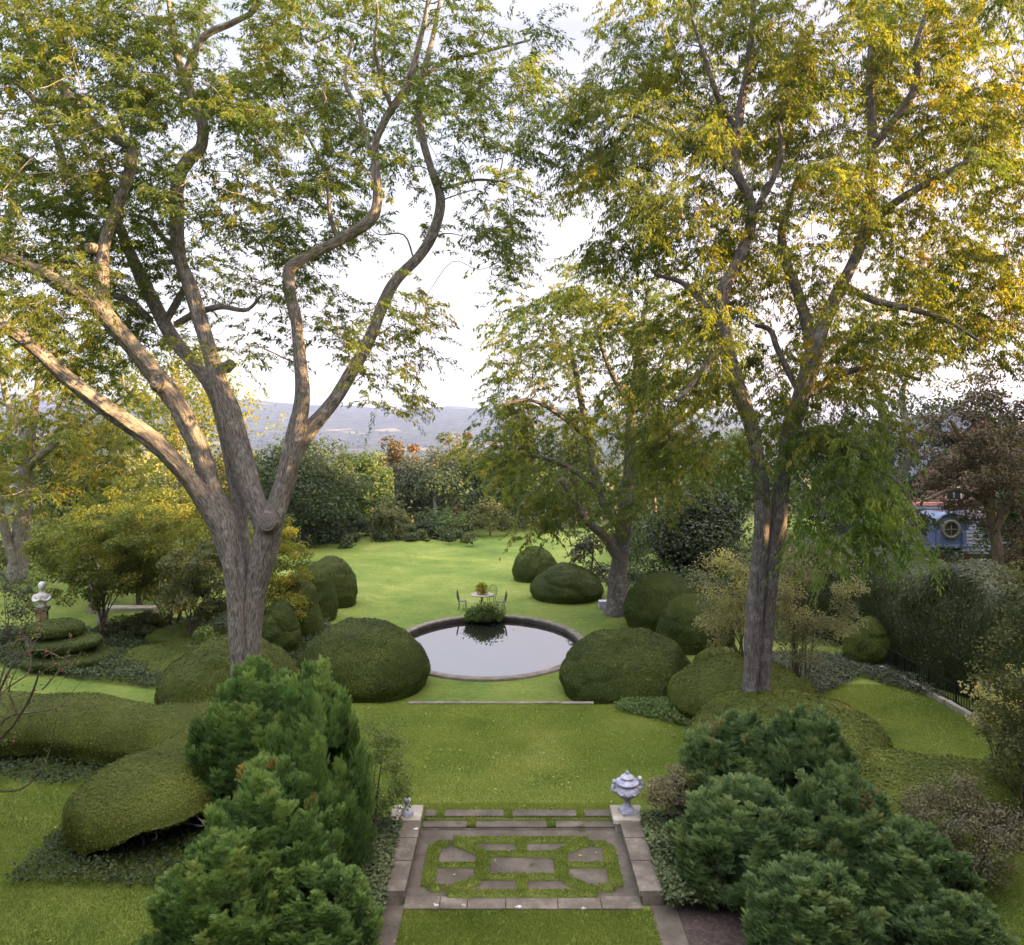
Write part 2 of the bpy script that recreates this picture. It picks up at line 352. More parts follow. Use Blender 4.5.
def ground_mat():
    m, nt = new_mat('lawn_and_land'); L = nt.links.new
    geo = nd(nt, 'ShaderNodeNewGeometry')
    def noise(s, d=4, rgh=.6, mp=None):
        n = nd(nt, 'ShaderNodeTexNoise'); n.inputs['Scale'].default_value = s; n.inputs['Detail'].default_value = d; n.inputs['Roughness'].default_value = rgh
        if mp:
            mm = nd(nt, 'ShaderNodeMapping'); mm.inputs['Scale'].default_value = mp; L(geo.outputs['Position'], mm.inputs['Vector']); L(mm.outputs[0], n.inputs['Vector'])
        else: L(geo.outputs['Position'], n.inputs['Vector'])
        return n
    a = noise(.42, 6, .7); b = noise(4.5, 8, .85, (1, 1.6, 1)); c = noise(.13, 3, .5, (1, .7, 1))
    r1 = ramp(nt, [(.22, (.050, .090, .016)), (.44, (.100, .152, .026)), (.62, (.160, .200, .040)), (.82, (.27, .27, .10))])
    m1 = nd(nt, 'ShaderNodeMath', operation='MULTIPLY_ADD'); m1.inputs[1].default_value = .95; L(b.outputs['Fac'], m1.inputs[0])
    m2 = nd(nt, 'ShaderNodeMath', operation='MULTIPLY_ADD'); m2.inputs[1].default_value = .55; m2.inputs[2].default_value = -.27; L(c.outputs['Fac'], m2.inputs[0])
    m3 = nd(nt, 'ShaderNodeMath', operation='MULTIPLY_ADD'); m3.inputs[1].default_value = .75; L(a.outputs['Fac'], m3.inputs[0]); L(m2.outputs[0], m3.inputs[2])
    L(m3.outputs[0], m1.inputs[2])
    sb = nd(nt, 'ShaderNodeMath', operation='SUBTRACT'); sb.inputs[1].default_value = .33; L(m1.outputs[0], sb.inputs[0])
    L(sb.outputs[0], r1.inputs[0])
    # valley: woods and fields
    f = noise(.016, 8, .78); g = nd(nt, 'ShaderNodeTexVoronoi'); g.inputs['Scale'].default_value = .0075; L(geo.outputs['Position'], g.inputs['Vector'])
    rf = ramp(nt, [(.36, (.008, .014, .006)), (.50, (.030, .040, .014)), (.62, (.085, .080, .028)), (.72, (.13, .10, .04))]); L(f.outputs['Fac'], rf.inputs[0])
    sep = nd(nt, 'ShaderNodeSeparateColor'); L(g.outputs['Color'], sep.inputs[0])
    rv = ramp(nt, [(.95, (0, 0, 0)), (.97, (1, 1, 1))]); L(sep.outputs[0], rv.inputs[0])
    mx = nd(nt, 'ShaderNodeMix', data_type='RGBA'); L(rv.outputs[0], mx.inputs['Factor']); L(rf.outputs[0], mx.inputs['A']); mx.inputs['B'].default_value = (.15, .135, .075, 1)
    sp = nd(nt, 'ShaderNodeSeparateXYZ'); L(geo.outputs['Position'], sp.inputs[0])
    mr = nd(nt, 'ShaderNodeMapRange'); mr.inputs['From Min'].default_value = 66; mr.inputs['From Max'].default_value = 72; L(sp.outputs[1], mr.inputs['Value'])
    m4 = nd(nt, 'ShaderNodeMix', data_type='RGBA'); L(mr.outputs[0], m4.inputs['Factor']); L(r1.outputs[0], m4.inputs['A']); L(mx.outputs['Result'], m4.inputs['B'])
    pb = nd(nt, 'ShaderNodeBsdfPrincipled'); pb.inputs['Roughness'].default_value = .85; pb.inputs['Specular IOR Level'].default_value = .12
    pass
    L(m4.outputs['Result'], pb.inputs['Base Color'])
    bb = noise(38., 4, .8)
    bp = nd(nt, 'ShaderNodeBump'); bp.inputs['Strength'].default_value = .8; bp.inputs['Distance'].default_value = .03
    L(bb.outputs['Fac'], bp.inputs['Height']); L(bp.outputs[0], pb.inputs['Normal'])
    o = nd(nt, 'ShaderNodeOutputMaterial'); L(pb.outputs[0], o.inputs[0]); return m
M['ground'] = ground_mat()

# ------------------------------------------------------------------ terrain
POOL = (-.95, 30.95, 4.05, 4.75)            # centre x, y, outer half-axes of the coping
TX0, TX1, TY0, TY1 = -1.85, 2.2, 13.0, 15.45   # terrace between its low walls
def tz(x, y):
    x = np.asarray(x, float); y = np.asarray(y, float)
    mid = 1 - sstep(4.2, 8.5, np.abs(x + .5))
    sharp = sstep(22.35, 22.75, y); slow = sstep(21.5, 33, y)
    z = -.6 * (mid * sharp + (1 - mid) * slow * np.where(x < -7, .55, .8))
    z = z - .25 * sstep(36, 52, y)
    z = z + 1.1 * sstep(1, 14, x - .10 * (y - 50)) * sstep(44, 72, y) * (1 - sstep(100, 160, y))
    z = z + .5 * sstep(-14, -24, x) * sstep(25, 40, y)
    # fall to the valley, then the far ridge
    z = z - 12 * sstep(70, 130, y) - 45 * sstep(120, 900, y)
    ridge = 215 + 16 * np.sin(x * .0011 + .6) + 10 * np.sin(x * .0031 + 2) - .030 * x + 7 * np.sin(x * .009)
    z = z + (ridge + 52) * sstep(2600, 5900, y + 260 * np.sin(x * .0021)) 
    z = z - 30 * sstep(6200, 7600, y)
    far = sstep(900, 2200, y)
    z = z + far * 14 * fbm(np.stack([x * .0022, y * .0016, 0 * x], -1), 3)
    z = z + .02 * vnoise(np.stack([x * .35, y * .35, 0 * x], -1)) * (1 - sstep(60, 90, y))
    return z

def ground_z(x, y):
    """terrain as built, with the pool basin and terrace sunk in it"""
    z = tz(x, y)
    e = ((x - POOL[0]) / (POOL[2] - .25)) ** 2 + ((y - POOL[1]) / (POOL[3] - .25)) ** 2
    z = np.where(e < 1, -1.3, z)
    ins = ((x > TX0 - .2) & (x < TX1 + .2) & (y < 15.9)) | ((x > -3.2) & (x < 4.2) & (y < 13.1))
    z = np.where(ins, -.14, z)
    return z

def build_ground():
    xs = np.concatenate([-np.geomspace(9000, 30, 46), np.arange(-28, 28.01, .25), np.geomspace(30, 9000, 46)])
    ys = np.concatenate([-np.geomspace(3000, 12, 14), np.arange(-10, 9, 1.), np.arange(9, 66, .25), np.geomspace(67, 9000, 150)])
    X, Y = np.meshgrid(xs, ys)
    Z = ground_z(X, Y)
    v = np.stack([X, Y, Z], -1).reshape(-1, 3)
    nx = len(xs); i = np.arange(len(ys) - 1)[:, None] * nx; j = np.arange(nx - 1)[None]
    q = np.stack([i + j, i + j + 1, i + nx + j + 1, i + nx + j], -1).reshape(-1, 4)
    mb = MB(); mb.add(v, q, smooth=True)
    struct(mb.build('ground', M['ground']))
build_ground()

# ------------------------------------------------------------------ trees
def shifted(mb, base):
    mb.v = [v - base for v in mb.v]; return mb

def ellipse_clumps(ells, d0, dsp, dens=1.0):
    out = []
    for e in ells:
        cx, cy, rx, ry, n = e[:5]
        n = max(1, int(round(n * dens)))
        a = rng.uniform(0, 2 * math.pi, n); r = np.sqrt(rng.uniform(0, 1, n))
        px = cx + rx * r * np.cos(a); py = cy + ry * r * np.sin(a)
        off = e[5] if len(e) > 5 else 0.
        d = d0 + off + rng.normal(0, dsp, n).clip(-1.9 * dsp, 1.9 * dsp)
        # keep the crown's real place: the offset in depth does not slide it across the view
        out.append(np.stack([(px - CX) * (d0 + off) / F, d, CAMZ - (py - HZ) * (d0 + off) / F], 1))
    return np.vstack(out)

def grow(mb, nodes, noder, targets, r_end=.010, k=.012, maxr=.09, sides=5, sag=.12, up=.7, dists=None):
    """connects every foliage clump to the nearest limb by a curved branch; returns nothing, adds tubes"""
    nodes = [np.asarray(n) for n in nodes]; noder = list(noder)
    N = np.array(nodes); RR = np.array(noder)
    D = np.linalg.norm(targets[:, None] - N[None], axis=2).min(1)
    cap = len(N) + 5 * len(targets) + 10
    NN = np.zeros((cap, 3)); NN[:len(N)] = N; RN = np.zeros(cap); RN[:len(N)] = RR; m = len(N)
    for ti in np.argsort(D):
        t = targets[ti]
        dv = t - NN[:m]; dist = np.linalg.norm(dv, axis=1)
        cost = dist + up * np.maximum(0, NN[:m, 2] - t[2]) * .8
        i = int(np.argmin(cost)); a = NN[i]; ln = dist[i]
        if ln < .15: continue
        r0 = min(RN[i] * .75, r_end + k * ln, maxr); r0 = max(r0, r_end)
        side = rng.normal(0, .10 * ln, 3)
        c1 = a + (t - a) * .33 + np.array([0, 0, sag * ln]) + side
        c2 = a + (t - a) * .68 + np.array([0, 0, sag * ln * .9]) - side * .6
        pts = np.array([a, c1, c2, t])
        rad = np.array([r0, r0 * .75 + r_end * .25, r0 * .45 + r_end * .55, r_end])
        tube(mb, pts, rad, sides=sides, per=4, cap=False)
        cc = catmull(pts, 2)[1:]
        rads = np.interp(np.linspace(0, 1, len(cc)), [0, 1], [r0, r_end])
        kk = min(len(cc), cap - m); NN[m:m + kk] = cc[:kk]; RN[m:m + kk] = rads[:kk]; m += kk

def spray_foliage(mbt, mbl, C, Rr, ntw, nfr, flen, fwid, droop=.35, vmean=.45, vsd=.18, flat=.28, outc=None, hang=.6, twr=.006):
    """locust foliage: twigs spread from each clump and droop; pinnate fronds hang along them"""
    n = len(C); C = np.repeat(C, ntw, 0); Rk = np.repeat(np.broadcast_to(Rr, (n,)), ntw)
    cv = np.repeat(rng.normal(vmean, vsd, n), ntw)
    m = len(C)
    az = rng.uniform(0, 2 * math.pi, m); el = rng.normal(.1, .35, m)
    dr = np.stack([np.cos(az) * np.cos(el), np.sin(az) * np.cos(el), np.sin(el)], 1)
    if outc is not None:
        o = norm(C - outc); o[:, 2] *= .3; dr = norm(dr + .55 * o)
    L = Rk * rng.uniform(.55, 1.25, m)
    S = C + rng.normal(0, 1, (m, 3)) * Rk[:, None] * np.array([.16, .16, flat])
    dz = np.array([0, 0, 1.])
    def pt(t): return S[:, None] + dr[:, None] * (L[:, None] * t)[..., None] - dz * (droop * L[:, None] * t * t)[..., None]
    tt = np.tile(np.linspace(0, 1, 4), (m, 1)); q = pt(tt)
    for s in range(3):
        twig_prisms(mbt, q[:, s], q[:, s + 1], twr * (1 - .28 * s), twr * (1 - .28 * (s + 1)))
    t = rng.uniform(.08, 1.02, (m, nfr)); pos = pt(t).reshape(-1, 3)
    tan = norm((dr[:, None] - dz * (2 * droop * t)[..., None])).reshape(-1, 3)
    lat = norm(np.cross(tan, dz)); sg = rng.choice([-1., 1.], (len(pos), 1))
    h = rng.uniform(.0, 1.1, (len(pos), 1)) * hang
    fd = norm(tan * rng.uniform(.15, .9, (len(pos), 1)) + lat * sg * rng.uniform(.2, 1, (len(pos), 1)) - dz * h + rng.normal(0, .18, (len(pos), 3)))
    nr = norm(dz + rng.normal(0, .6, (len(pos), 3)))
    k = len(pos)
    var = np.repeat(cv, nfr) + rng.normal(0, .10, k)
    sc = np.repeat(rng.uniform(.8, 1.2, m), nfr) * rng.uniform(.7, 1.25, k)
    leaves(mbl, pos + rng.normal(0, .03, (k, 3)), fd, nr, flen * sc, fwid * sc, var, fold=.18)

def puff_foliage(mbl, C, Rr, nl, ll, lw, vmean=.5, vsd=.15, flat=.7, out=.7, down=.15, shell=.5):
    """broad-leaved foliage: leaf faces filling rounded clumps, facing outward and up"""
    n = len(C); Rk = np.broadcast_to(Rr, (n,))
    Cr = np.repeat(C, nl, 0); Rk2 = np.repeat(Rk, nl); k = len(Cr)
    d = rdir(k); rad = rng.uniform(shell ** 3, 1, k) ** (1 / 3.)
    off = d * (rad * Rk2)[:, None]; off[:, 2] *= flat
    pos = Cr + off
    cv = np.repeat(rng.normal(vmean, vsd, n), nl)
    nr = norm(d * out + np.array([0, 0, .55]) + rng.normal(0, .55, (k, 3)))
    ld = norm(np.cross(nr, rdir(k)) - np.array([0, 0, down]))
    sc = rng.uniform(.65, 1.3, k)
    leaves(mbl, pos, ld, nr, ll * sc, lw * sc, cv + rng.normal(0, .09, k), fold=.12, mid=.5)

def pix_limbs(limbs, d0):
    out = []
    for lb in limbs:
        pts = np.array([P(a[0], a[1], d0 + (a[3] if len(a) > 3 else 0)) for a in lb])
        out.append((pts, np.array([a[2] * (d0 + (a[3] if len(a) > 3 else 0)) / F / 2 for a in lb])))
    return out

def thin(limbs, k): return [(p, r * k) for p, r in limbs]

def limb_nodes(limbs, skip=0.):
    N, RD = [], []
    for p, r in limbs:
        c = catmull(np.hstack([p, r[:, None]]), 4)
        keep = r[-1] * 0 + c[:, 3] < .30
        for row in c[keep]:
            N.append(row[:3]); RD.append(row[3])
    return N, RD

def plant_tree(name, label, cat, base, limbs, clumps, foliage, bark, leafm, group=None, sides=12, rough=.10, per=5, grow_kw={}, extra=None):
    base = np.asarray(base, float)
    root = empty(name, base, label, cat, group)
    mt = MB()
    for p, r in limbs: tube(mt, p, r, sides=sides, per=per, rough=rough)
    N, RD = limb_nodes(limbs)
    if not N: N, RD = [limbs[0][0][-1]], [limbs[0][1][-1]]
    if len(clumps): grow(mt, N, RD, clumps, **grow_kw)
    ml = MB(); foliage(mt, ml)
    shifted(mt, base).build('trunk', bark, root)
    shifted(ml, base).build('crown', leafm, root)
    if extra: extra(root, base)
    return root

# ---- the big honey locust on the left
D1 = 19.7
LA = [
 [(236, 745, 34, 0), (239, 700, 27, 0), (239, 650, 26, 0), (237, 600, 28, 0), (233, 560, 33, 0), (226, 525, 34, 0), (212, 490, 28, 0), (195, 440, 27, -.1), (175, 400, 27, -.2), (150, 368, 25, -.3), (120, 333, 23, -.5), (95, 305, 20, -.7), (60, 282, 17, -1), (20, 262, 15, -1.3), (-25, 245, 12, -1.6), (-70, 215, 8, -2)],
 [(238, 600, 18, .05), (228, 552, 26, -.05), (209, 508, 27, -.25), (180, 468, 25, -.6), (150, 438, 25, -.9), (120, 418, 23, -1.2), (95, 400, 21, -1.5), (60, 372, 19, -1.8), (25, 340, 17, -2.1), (-20, 312, 14, -2.4), (-70, 270, 10, -2.6)],
 [(256, 745, 34, .15), (252, 700, 27, .15), (252, 650, 26, .1), (255, 600, 28, .1), (262, 560, 33, .05), (269, 530, 35, 0), (280, 498, 30, -.05), (290, 462, 29, -.1), (298, 425, 25, -.1), (303, 395, 21, -.15), (300, 360, 18, -.2), (296, 320, 16, -.3), (289, 290, 16, -.35), (290, 268, 16, -.4), (308, 256, 15, -.5), (340, 240, 15, -.6), (370, 221, 15, -.7), (377, 200, 13, -.7), (375, 165, 12, -.7), (375, 145, 11, -.7), (386, 118, 11, -.8), (404, 90, 10, -.9), (412, 70, 9, -1), (420, 40, 8, -1), (428, 0, 6, -1.1), (432, -40, 4, -1.2)],
 [(270, 545, 32, .1), (262, 518, 31, .2), (250, 488, 31, .3), (239, 450, 31, .4), (229, 412, 28, .5), (221, 388, 25, .55), (206, 340, 21, .7), (191, 290, 19, .8), (180, 258, 19, .9), (177, 215, 18, 1), (178, 180, 17, 1.05), (188, 160, 17, 1.1), (201, 146, 15, 1.1), (202, 120, 15, 1.15), (193, 98, 14, 1.2), (185, 78, 13, 1.3), (177, 55, 10, 1.4), (172, 25, 8, 1.5), (165, -25, 5, 1.6)],
 [(293, 455, 22, 0), (308, 432, 22, .2), (333, 402, 20, .5), (355, 366, 18, .8), (374, 328, 17, 1), (384, 302, 16, 1.1), (396, 280, 15, 1.2), (420, 255, 14, 1.35), (434, 231, 14, 1.4), (441, 202, 13, 1.45), (432, 172, 11, 1.5), (423, 140, 10, 1.5), (419, 108, 9, 1.5), (424, 72, 9, 1.5), (432, 40, 7, 1.55), (440, 0, 5, 1.6), (446, -35, 3, 1.6)],
 [(246, 580, 16, .15), (242, 535, 18, .5), (234, 480, 19, .9), (220, 410, 19, 1.2), (205, 378, 19, 1.4), (175, 340, 19, 1.7), (155, 305, 18, 2), (140, 275, 17, 2.1), (125, 240, 14, 2.2), (110, 200, 10, 2.3), (100, 160, 7, 2.5)],
 [(107, 318, 16, -.6), (103, 298, 17, -.6), (102, 270, 17, -.5), (104, 245, 16, -.4), (114, 215, 16, -.3), (124, 188, 15, -.2), (132, 158, 14, -.1), (128, 146, 14, 0), (112, 137, 14, 0), (85, 115, 13, .1), (60, 85, 12, .2), (38, 50, 11, .4), (20, 15, 9, .5), (8, -30, 6, .6)],
 [(185, 82, 12, 1.25), (192, 58, 10, 1.1), (206, 35, 9, 1), (234, 22, 8, .9), (256, 8, 7, .8), (268, -25, 4, .7)],
 [(165, 322, 11, 1.8), (178, 300, 10, 1.9), (186, 280, 9, 2), (172, 250, 8, 2.1), (150, 222, 7, 2.2), (134, 215, 5, 2.2)],
 [(176, 325, 10, 1.7), (195, 314, 9, 1.4), (220, 307, 8, 1), (246, 310, 6, .6), (262, 295, 3, .3)],
 [(150, 320, 10, 1.9), (128, 300, 11, 2.2), (108, 296, 9, 2.5), (80, 300, 7, 2.8), (50, 285, 5, 3.1)],
 [(68, 185, 10, .6), (60, 150, 9, .4), (45, 120, 8, .2), (30, 95, 7, 0), (5, 75, 5, -.2)],
 [(338, 240, 8, -.55), (330, 215, 6, -.6), (326, 175, 5, -.7), (310, 140, 4, -.8), (290, 105, 3, -.9)],
 [(370, 150, 7, -.7), (358, 110, 6, -.4), (345, 80, 5, -.2), (352, 40, 4, 0)],
 [(392, 108, 7, -.9), (385, 90, 6, -1.1), (375, 50, 5, -1.4), (378, 10, 3, -1.6)],
 [(425, 75, 6, 1.5), (450, 60, 5, 1.8), (490, 50, 4, 2.2), (530, 40, 3, 2.5)],
 [(440, 190, 5, 1.45), (475, 180, 4, 1.8), (505, 182, 3, 2.1)],
]
E1 = [(60, 40, 110, 60, 66), (60, 150, 85, 60, 52), (45, 230, 90, 50, 50), (165, 60, 70, 65, 38), (150, 185, 50, 50, 14), (245, 60, 70, 65, 30), (335, 60, 80, 60, 30), (425, 60, 70, 60, 26), (500, 50, 55, 50, 17), (535, 105, 26, 50, 6), (480, 150, 55, 45, 13), (325, 145, 65, 40, 18), (275, 205, 70, 42, 26), (245, 245, 50, 40, 16), (225, 150, 40, 40, 8), (335, 215, 25, 25, 4), (310, 300, 35, 22, 5), (350, 320, 50, 50, 6), (432, 325, 45, 36, 6), (490, 245, 36, 30, 8), (505, 205, 40, 30, 5), (400, 180, 35, 40, 5), (400, 370, 60, 26, 4), (130, 300, 60, 40, 12), (40, 320, 80, 50, 34), (110, 255, 60, 30, 16), (240, 350, 26, 24, 4), (-60, 120, 60, 140, 30), (130, -50, 260, 40, 50), (350, -50, 200, 40, 26)]
C1 = ellipse_clumps(E1, D1, 2.3) + np.array([0, .8, 0])
b1 = np.array([(246 - CX) * D1 / F, D1, 0.])
def fol1(mt, ml):
    spray_foliage(mt, ml, C1, .95, 9, 46, .125, .038, outc=np.array([b1[0], D1, 9.]), vmean=.42, vsd=.17, hang=.75)
def stub(px, py, d, r, dirv, root, base):
    mb = MB(); c = np.array([(px - CX) * D1 / F, d, CAMZ - (py - HZ) * D1 / F]); dirv = norm(np.array(dirv, float))
    tube(mb, [c - dirv * .16, c, c + dirv * .10], [r * 1.25, r * 1.08, r * .96], sides=14, per=3, rough=.12)
    tube(mb, [c + dirv * .08, c + dirv * .125], [r * .7, r * .62], sides=12, per=1)
    shifted(mb, base).build('pruned_stub', M['bark'], root)
def ext1(root, base):
    stub(168, 384, D1 - .6, .17, (.35, -1, .25), root, base)
    stub(104, 254, D1 - .62, .13, (-.1, -1, -.1), root, base)
    stub(274, 520, D1 - .48, .24, (.15, -1, .1), root, base)
    stub(226, 364, D1 + .25, .13, (.9, -.5, .5), root, base)
plant_tree('honey_locust', 'big honey locust forking into many pale limbs, behind the arborvitae left of the paved terrace', 'tree', b1, thin(pix_limbs(LA, D1), .71), C1, fol1, M['bark'], M['locust'], sides=30, rough=.17, per=7,
           grow_kw=dict(r_end=.009, k=.011, maxr=.06), extra=ext1)

# ---- the big honey locust on the right
D2 = 19.5
LB = [
 [(747, 750, 24, 0), (749, 705, 20, 0), (752, 650, 20, 0), (756, 590, 19, 0), (761, 535, 19, 0), (762, 490, 18, 0), (758, 462, 17, -.05), (752, 430, 18, -.1), (742, 400, 19, -.2), (730, 365, 19, -.3), (724, 332, 18, -.4), (723, 292, 16, -.45), (734, 270, 14, -.5), (745, 245, 14, -.5), (752, 217, 13, -.5), (748, 195, 12, -.55), (739, 178, 12, -.6), (735, 158, 11, -.6), (737, 130, 11, -.7), (742, 100, 10, -.8), (748, 70, 9, -.9), (752, 30, 7, -1), (756, -25, 5, -1.1)],
 [(762, 750, 24, .15), (761, 700, 20, .15), (764, 640, 19, .15), (769, 585, 20, .15), (777, 535, 21, .15), (782, 482, 20, .15), (790, 432, 20, .15), (800, 400, 20, .2), (809, 368, 21, .2), (817, 338, 20, .25), (827, 315, 16, .3), (839, 290, 14, .35), (851, 268, 13, .4), (862, 240, 14, .4), (869, 210, 14, .4), (872, 170, 12, .4), (872, 130, 11, .4), (871, 82, 10, .4), (872, 40, 8, .4), (872, -25, 5, .4)],
 [(812, 350, 15, .25), (803, 312, 13, .5), (795, 286, 12, .7), (786, 262, 11, .9), (782, 232, 9, 1.1), (790, 200, 7, 1.3), (800, 170, 5, 1.5)],
 [(750, 220, 8, -.5), (763, 197, 8, -.7), (774, 176, 7, -.9), (782, 150, 6, -1.1), (778, 120, 4, -1.3)],
 [(736, 175, 7, -.6), (716, 158, 6, -.3), (690, 147, 6, 0), (662, 131, 5, .3), (634, 116, 4, .6), (606, 120, 3, .8)],
 [(737, 128, 8, -.7), (722, 105, 7, -1), (712, 80, 6, -1.3), (704, 55, 5, -1.5), (692, 20, 3, -1.7)],
 [(872, 148, 11, .4), (893, 122, 11, .1), (911, 96, 10, -.1), (918, 76, 9, -.2), (915, 50, 6, -.3), (925, 15, 4, -.4)],
 [(862, 242, 11, .4), (880, 216, 10, 0), (905, 196, 9, -.4), (942, 176, 8, -.8), (985, 152, 5, -1.2)],
 [(786, 455, 11, .1), (812, 432, 10, -.4), (846, 446, 9, -.9), (882, 470, 7, -1.3), (905, 490, 5, -1.6), (916, 520, 3, -1.7)],
 [(725, 345, 9, -.4), (708, 362, 8, -.8), (692, 385, 7, -1.2), (676, 400, 5, -1.5)],
 [(728, 330, 7, -.4), (700, 300, 7, .1), (680, 282, 6, .5), (655, 275, 4, .9)],
 [(845, 285, 8, .35), (872, 300, 8, -.2), (905, 308, 7, -.7), (945, 320, 5, -1.2), (985, 345, 3, -1.5)],
 [(800, 395, 8, .2), (778, 350, 7, .5), (770, 330, 6, .8), (755, 325, 4, 1)],
 [(800, 400, 8, .3), (840, 375, 8, .9), (880, 368, 6, 1.4), (920, 380, 4, 1.8)],
]
E2 = [(640, 55, 50, 55, 20), (590, 112, 36, 36, 8), (625, 135, 55, 36, 20), (598, 178, 36, 24, 8), (700, 40, 60, 50, 26), (740, 90, 70, 50, 30), (795, 55, 50, 60, 26), (800, 135, 40, 60, 22), (880, 40, 70, 50, 30), (960, 40, 80, 50, 34), (920, 115, 60, 50, 26), (995, 130, 60, 70, 32), (875, 185, 45, 45, 14), (960, 215, 80, 50, 32), (700, 165, 60, 36, 18), (680, 230, 70, 36, 24), (760, 235, 45, 45, 16), (630, 245, 45, 26, 10), (715, 290, 50, 30, 10), (815, 235, 40, 40, 14), (780, 300, 40, 30, 6), (845, 335, 55, 40, 14), (930, 295, 80, 45, 30), (1000, 325, 50, 36, 18), (885, 370, 50, 36, 14), (695, 350, 60, 40, 16), (665, 405, 60, 50, 16), (755, 385, 50, 36, 12), (820, 420, 50, 36, 18), (715, 440, 50, 40, 10), (1080, 200, 60, 200, 44), (800, -50, 220, 40, 50), (1010, -50, 80, 40, 20), (990, 280, 40, 40, 14)]
C2 = ellipse_clumps(E2, D2, 2.2, 1.1) + np.array([0, .8, 0])
W2 = ellipse_clumps([(838, 455, 44, 26, 14, -1.2), (872, 500, 34, 36, 17, -1.6), (830, 525, 40, 40, 10, -1.4), (800, 470, 24, 40, 4, -.8), (892, 535, 18, 26, 7, -1.7)], D2, .55)
A2 = np.vstack([C2, W2])
b2 = np.array([(760 - CX) * D2 / F, D2, 0.])
def fol2(mt, ml):
    spray_foliage(mt, ml, C2, .86, 9, 46, .125, .036, outc=np.array([b2[0] + .8, D2, 9.]), vmean=.40, vsd=.2, droop=.6, hang=1.15)
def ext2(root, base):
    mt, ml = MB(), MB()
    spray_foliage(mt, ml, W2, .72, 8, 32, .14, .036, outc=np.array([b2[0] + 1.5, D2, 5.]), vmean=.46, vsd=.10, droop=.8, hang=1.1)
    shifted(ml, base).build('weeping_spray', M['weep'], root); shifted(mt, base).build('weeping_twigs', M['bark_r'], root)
    mb = MB(); k = 900
    c = C2[rng.integers(0, len(C2), k // 6)]; c = np.repeat(c, 6, 0); k = len(c)
    pos = c + rng.normal(0, .28, (k, 3)); d = norm(np.array([0, 0, -1.]) + rng.normal(0, .25, (k, 3)))
    leaves(mb, pos, d, rdir(k), rng.uniform(.16, .30, k), .035, rng.uniform(0, 1, k), fold=.3)
    shifted(mb, base).build('seed_pods', M['pod'], root)
plant_tree('honey_locust', 'tall twin-stemmed honey locust with drooping yellow-green sprays, right of the stone urn', 'tree', b2, thin(pix_limbs(LB, D2), .84), A2, fol2, M['bark_r'], M['locust_y'], sides=26, rough=.17, per=7,
           grow_kw=dict(r_end=.008, k=.010, maxr=.05, sag=.16), extra=ext2)

# ---- the locust beyond the pool
D3 = 35.8
LC = [
 [(615, 622, 26), (617, 600, 20), (618, 575, 18), (622, 540, 17), (626, 500, 14), (630, 455, 12), (632, 405, 10), (640, 345, 7), (648, 290, 4)],
 [(619, 560, 11, -.2), (606, 538, 10, -.6), (588, 522, 8, -1), (574, 500, 6, -1.4), (560, 480, 4, -1.7)],
 [(622, 530, 9, .2), (604, 505, 8, .5), (594, 470, 8, .7), (587, 430, 7, .8), (578, 385, 6, 1), (570, 340, 4, 1.1)],
 [(629, 470, 8, 0), (655, 440, 7, -.5), (680, 420, 5, -.9), (700, 405, 3, -1.2)],
 [(590, 440, 5, .8), (560, 415, 5, .3), (530, 400, 4, -.2), (500, 405, 2, -.6)],
 [(632, 410, 6, 0), (610, 370, 5, -.6), (596, 330, 4, -1)],
 [(600, 490, 6, .5), (566, 466, 5, -.2), (530, 455, 4, -.8), (495, 455, 2, -1.2)],
]
E3 = [(565, 330, 62, 45, 32), (545, 395, 55, 50, 30), (620, 320, 66, 46, 30), (600, 285, 55, 22, 12), (650, 380, 66, 50, 36), (505, 440, 40, 36, 20), (560, 460, 60, 40, 30), (640, 450, 60, 50, 28), (545, 505, 36, 26, 10), (685, 425, 45, 50, 18), (595, 515, 36, 30, 8), (690, 320, 50, 40, 14), (520, 365, 30, 40, 8)]
C3 = ellipse_clumps(E3, D3, 2.6)
b3 = np.array([(616 - CX) * D3 / F, D3, float(tz((616 - CX) * D3 / F, D3))])
def fol3(mt, ml): spray_foliage(mt, ml, C3, 1.15, 9, 36, .18, .058, outc=np.array([b3[0], D3, 7.]), vmean=.44, vsd=.2, droop=.5, hang=.9, twr=.008)
plant_tree('honey_locust', 'honey locust standing alone by the domes beyond the right end of the pool', 'tree', b3, pix_limbs(LC, D3), C3, fol3, M['bark_r'], M['locust'], sides=14, rough=.12, grow_kw=dict(r_end=.012, k=.012, maxr=.07))

# ---- the locust at the far left
D4 = 40.
LD = [
 [(17, 578, 20), (19, 555, 17), (22, 520, 16), (24, 490, 14), (28, 450, 11), (34, 410, 8), (40, 370, 5)],
 [(15, 562, 10, -.3), (6, 535, 9, -.5), (-4, 500, 8, -.7), (-20, 450, 6, -1), (-30, 400, 4, -1)],
 [(25, 470, 8, 0), (60, 440, 6, -.8), (95, 415, 4, -1.5), (125, 395, 3, -2)],
 [(28, 445, 7, 0), (10, 410, 6, .6), (0, 370, 4, 1)],
]
E4 = [(20, 395, 90, 66, 46), (90, 415, 60, 50, 28), (60, 455, 80, 36, 28), (-10, 335, 80, 50, 24), (130, 380, 45, 36, 14), (110, 475, 50, 22, 10), (15, 490, 60, 26, 12), (60, 330, 60, 40, 14), (-60, 440, 50, 60, 16)]
C4 = ellipse_clumps(E4, D4, 3.0)
b4 = np.array([(17 - CX) * D4 / F, D4, float(tz((17 - CX) * D4 / F, D4))])
def fol4(mt, ml): spray_foliage(mt, ml, C4, 1.2, 9, 36, .19, .062, vmean=.42, vsd=.2, droop=.5, hang=.9, twr=.008)
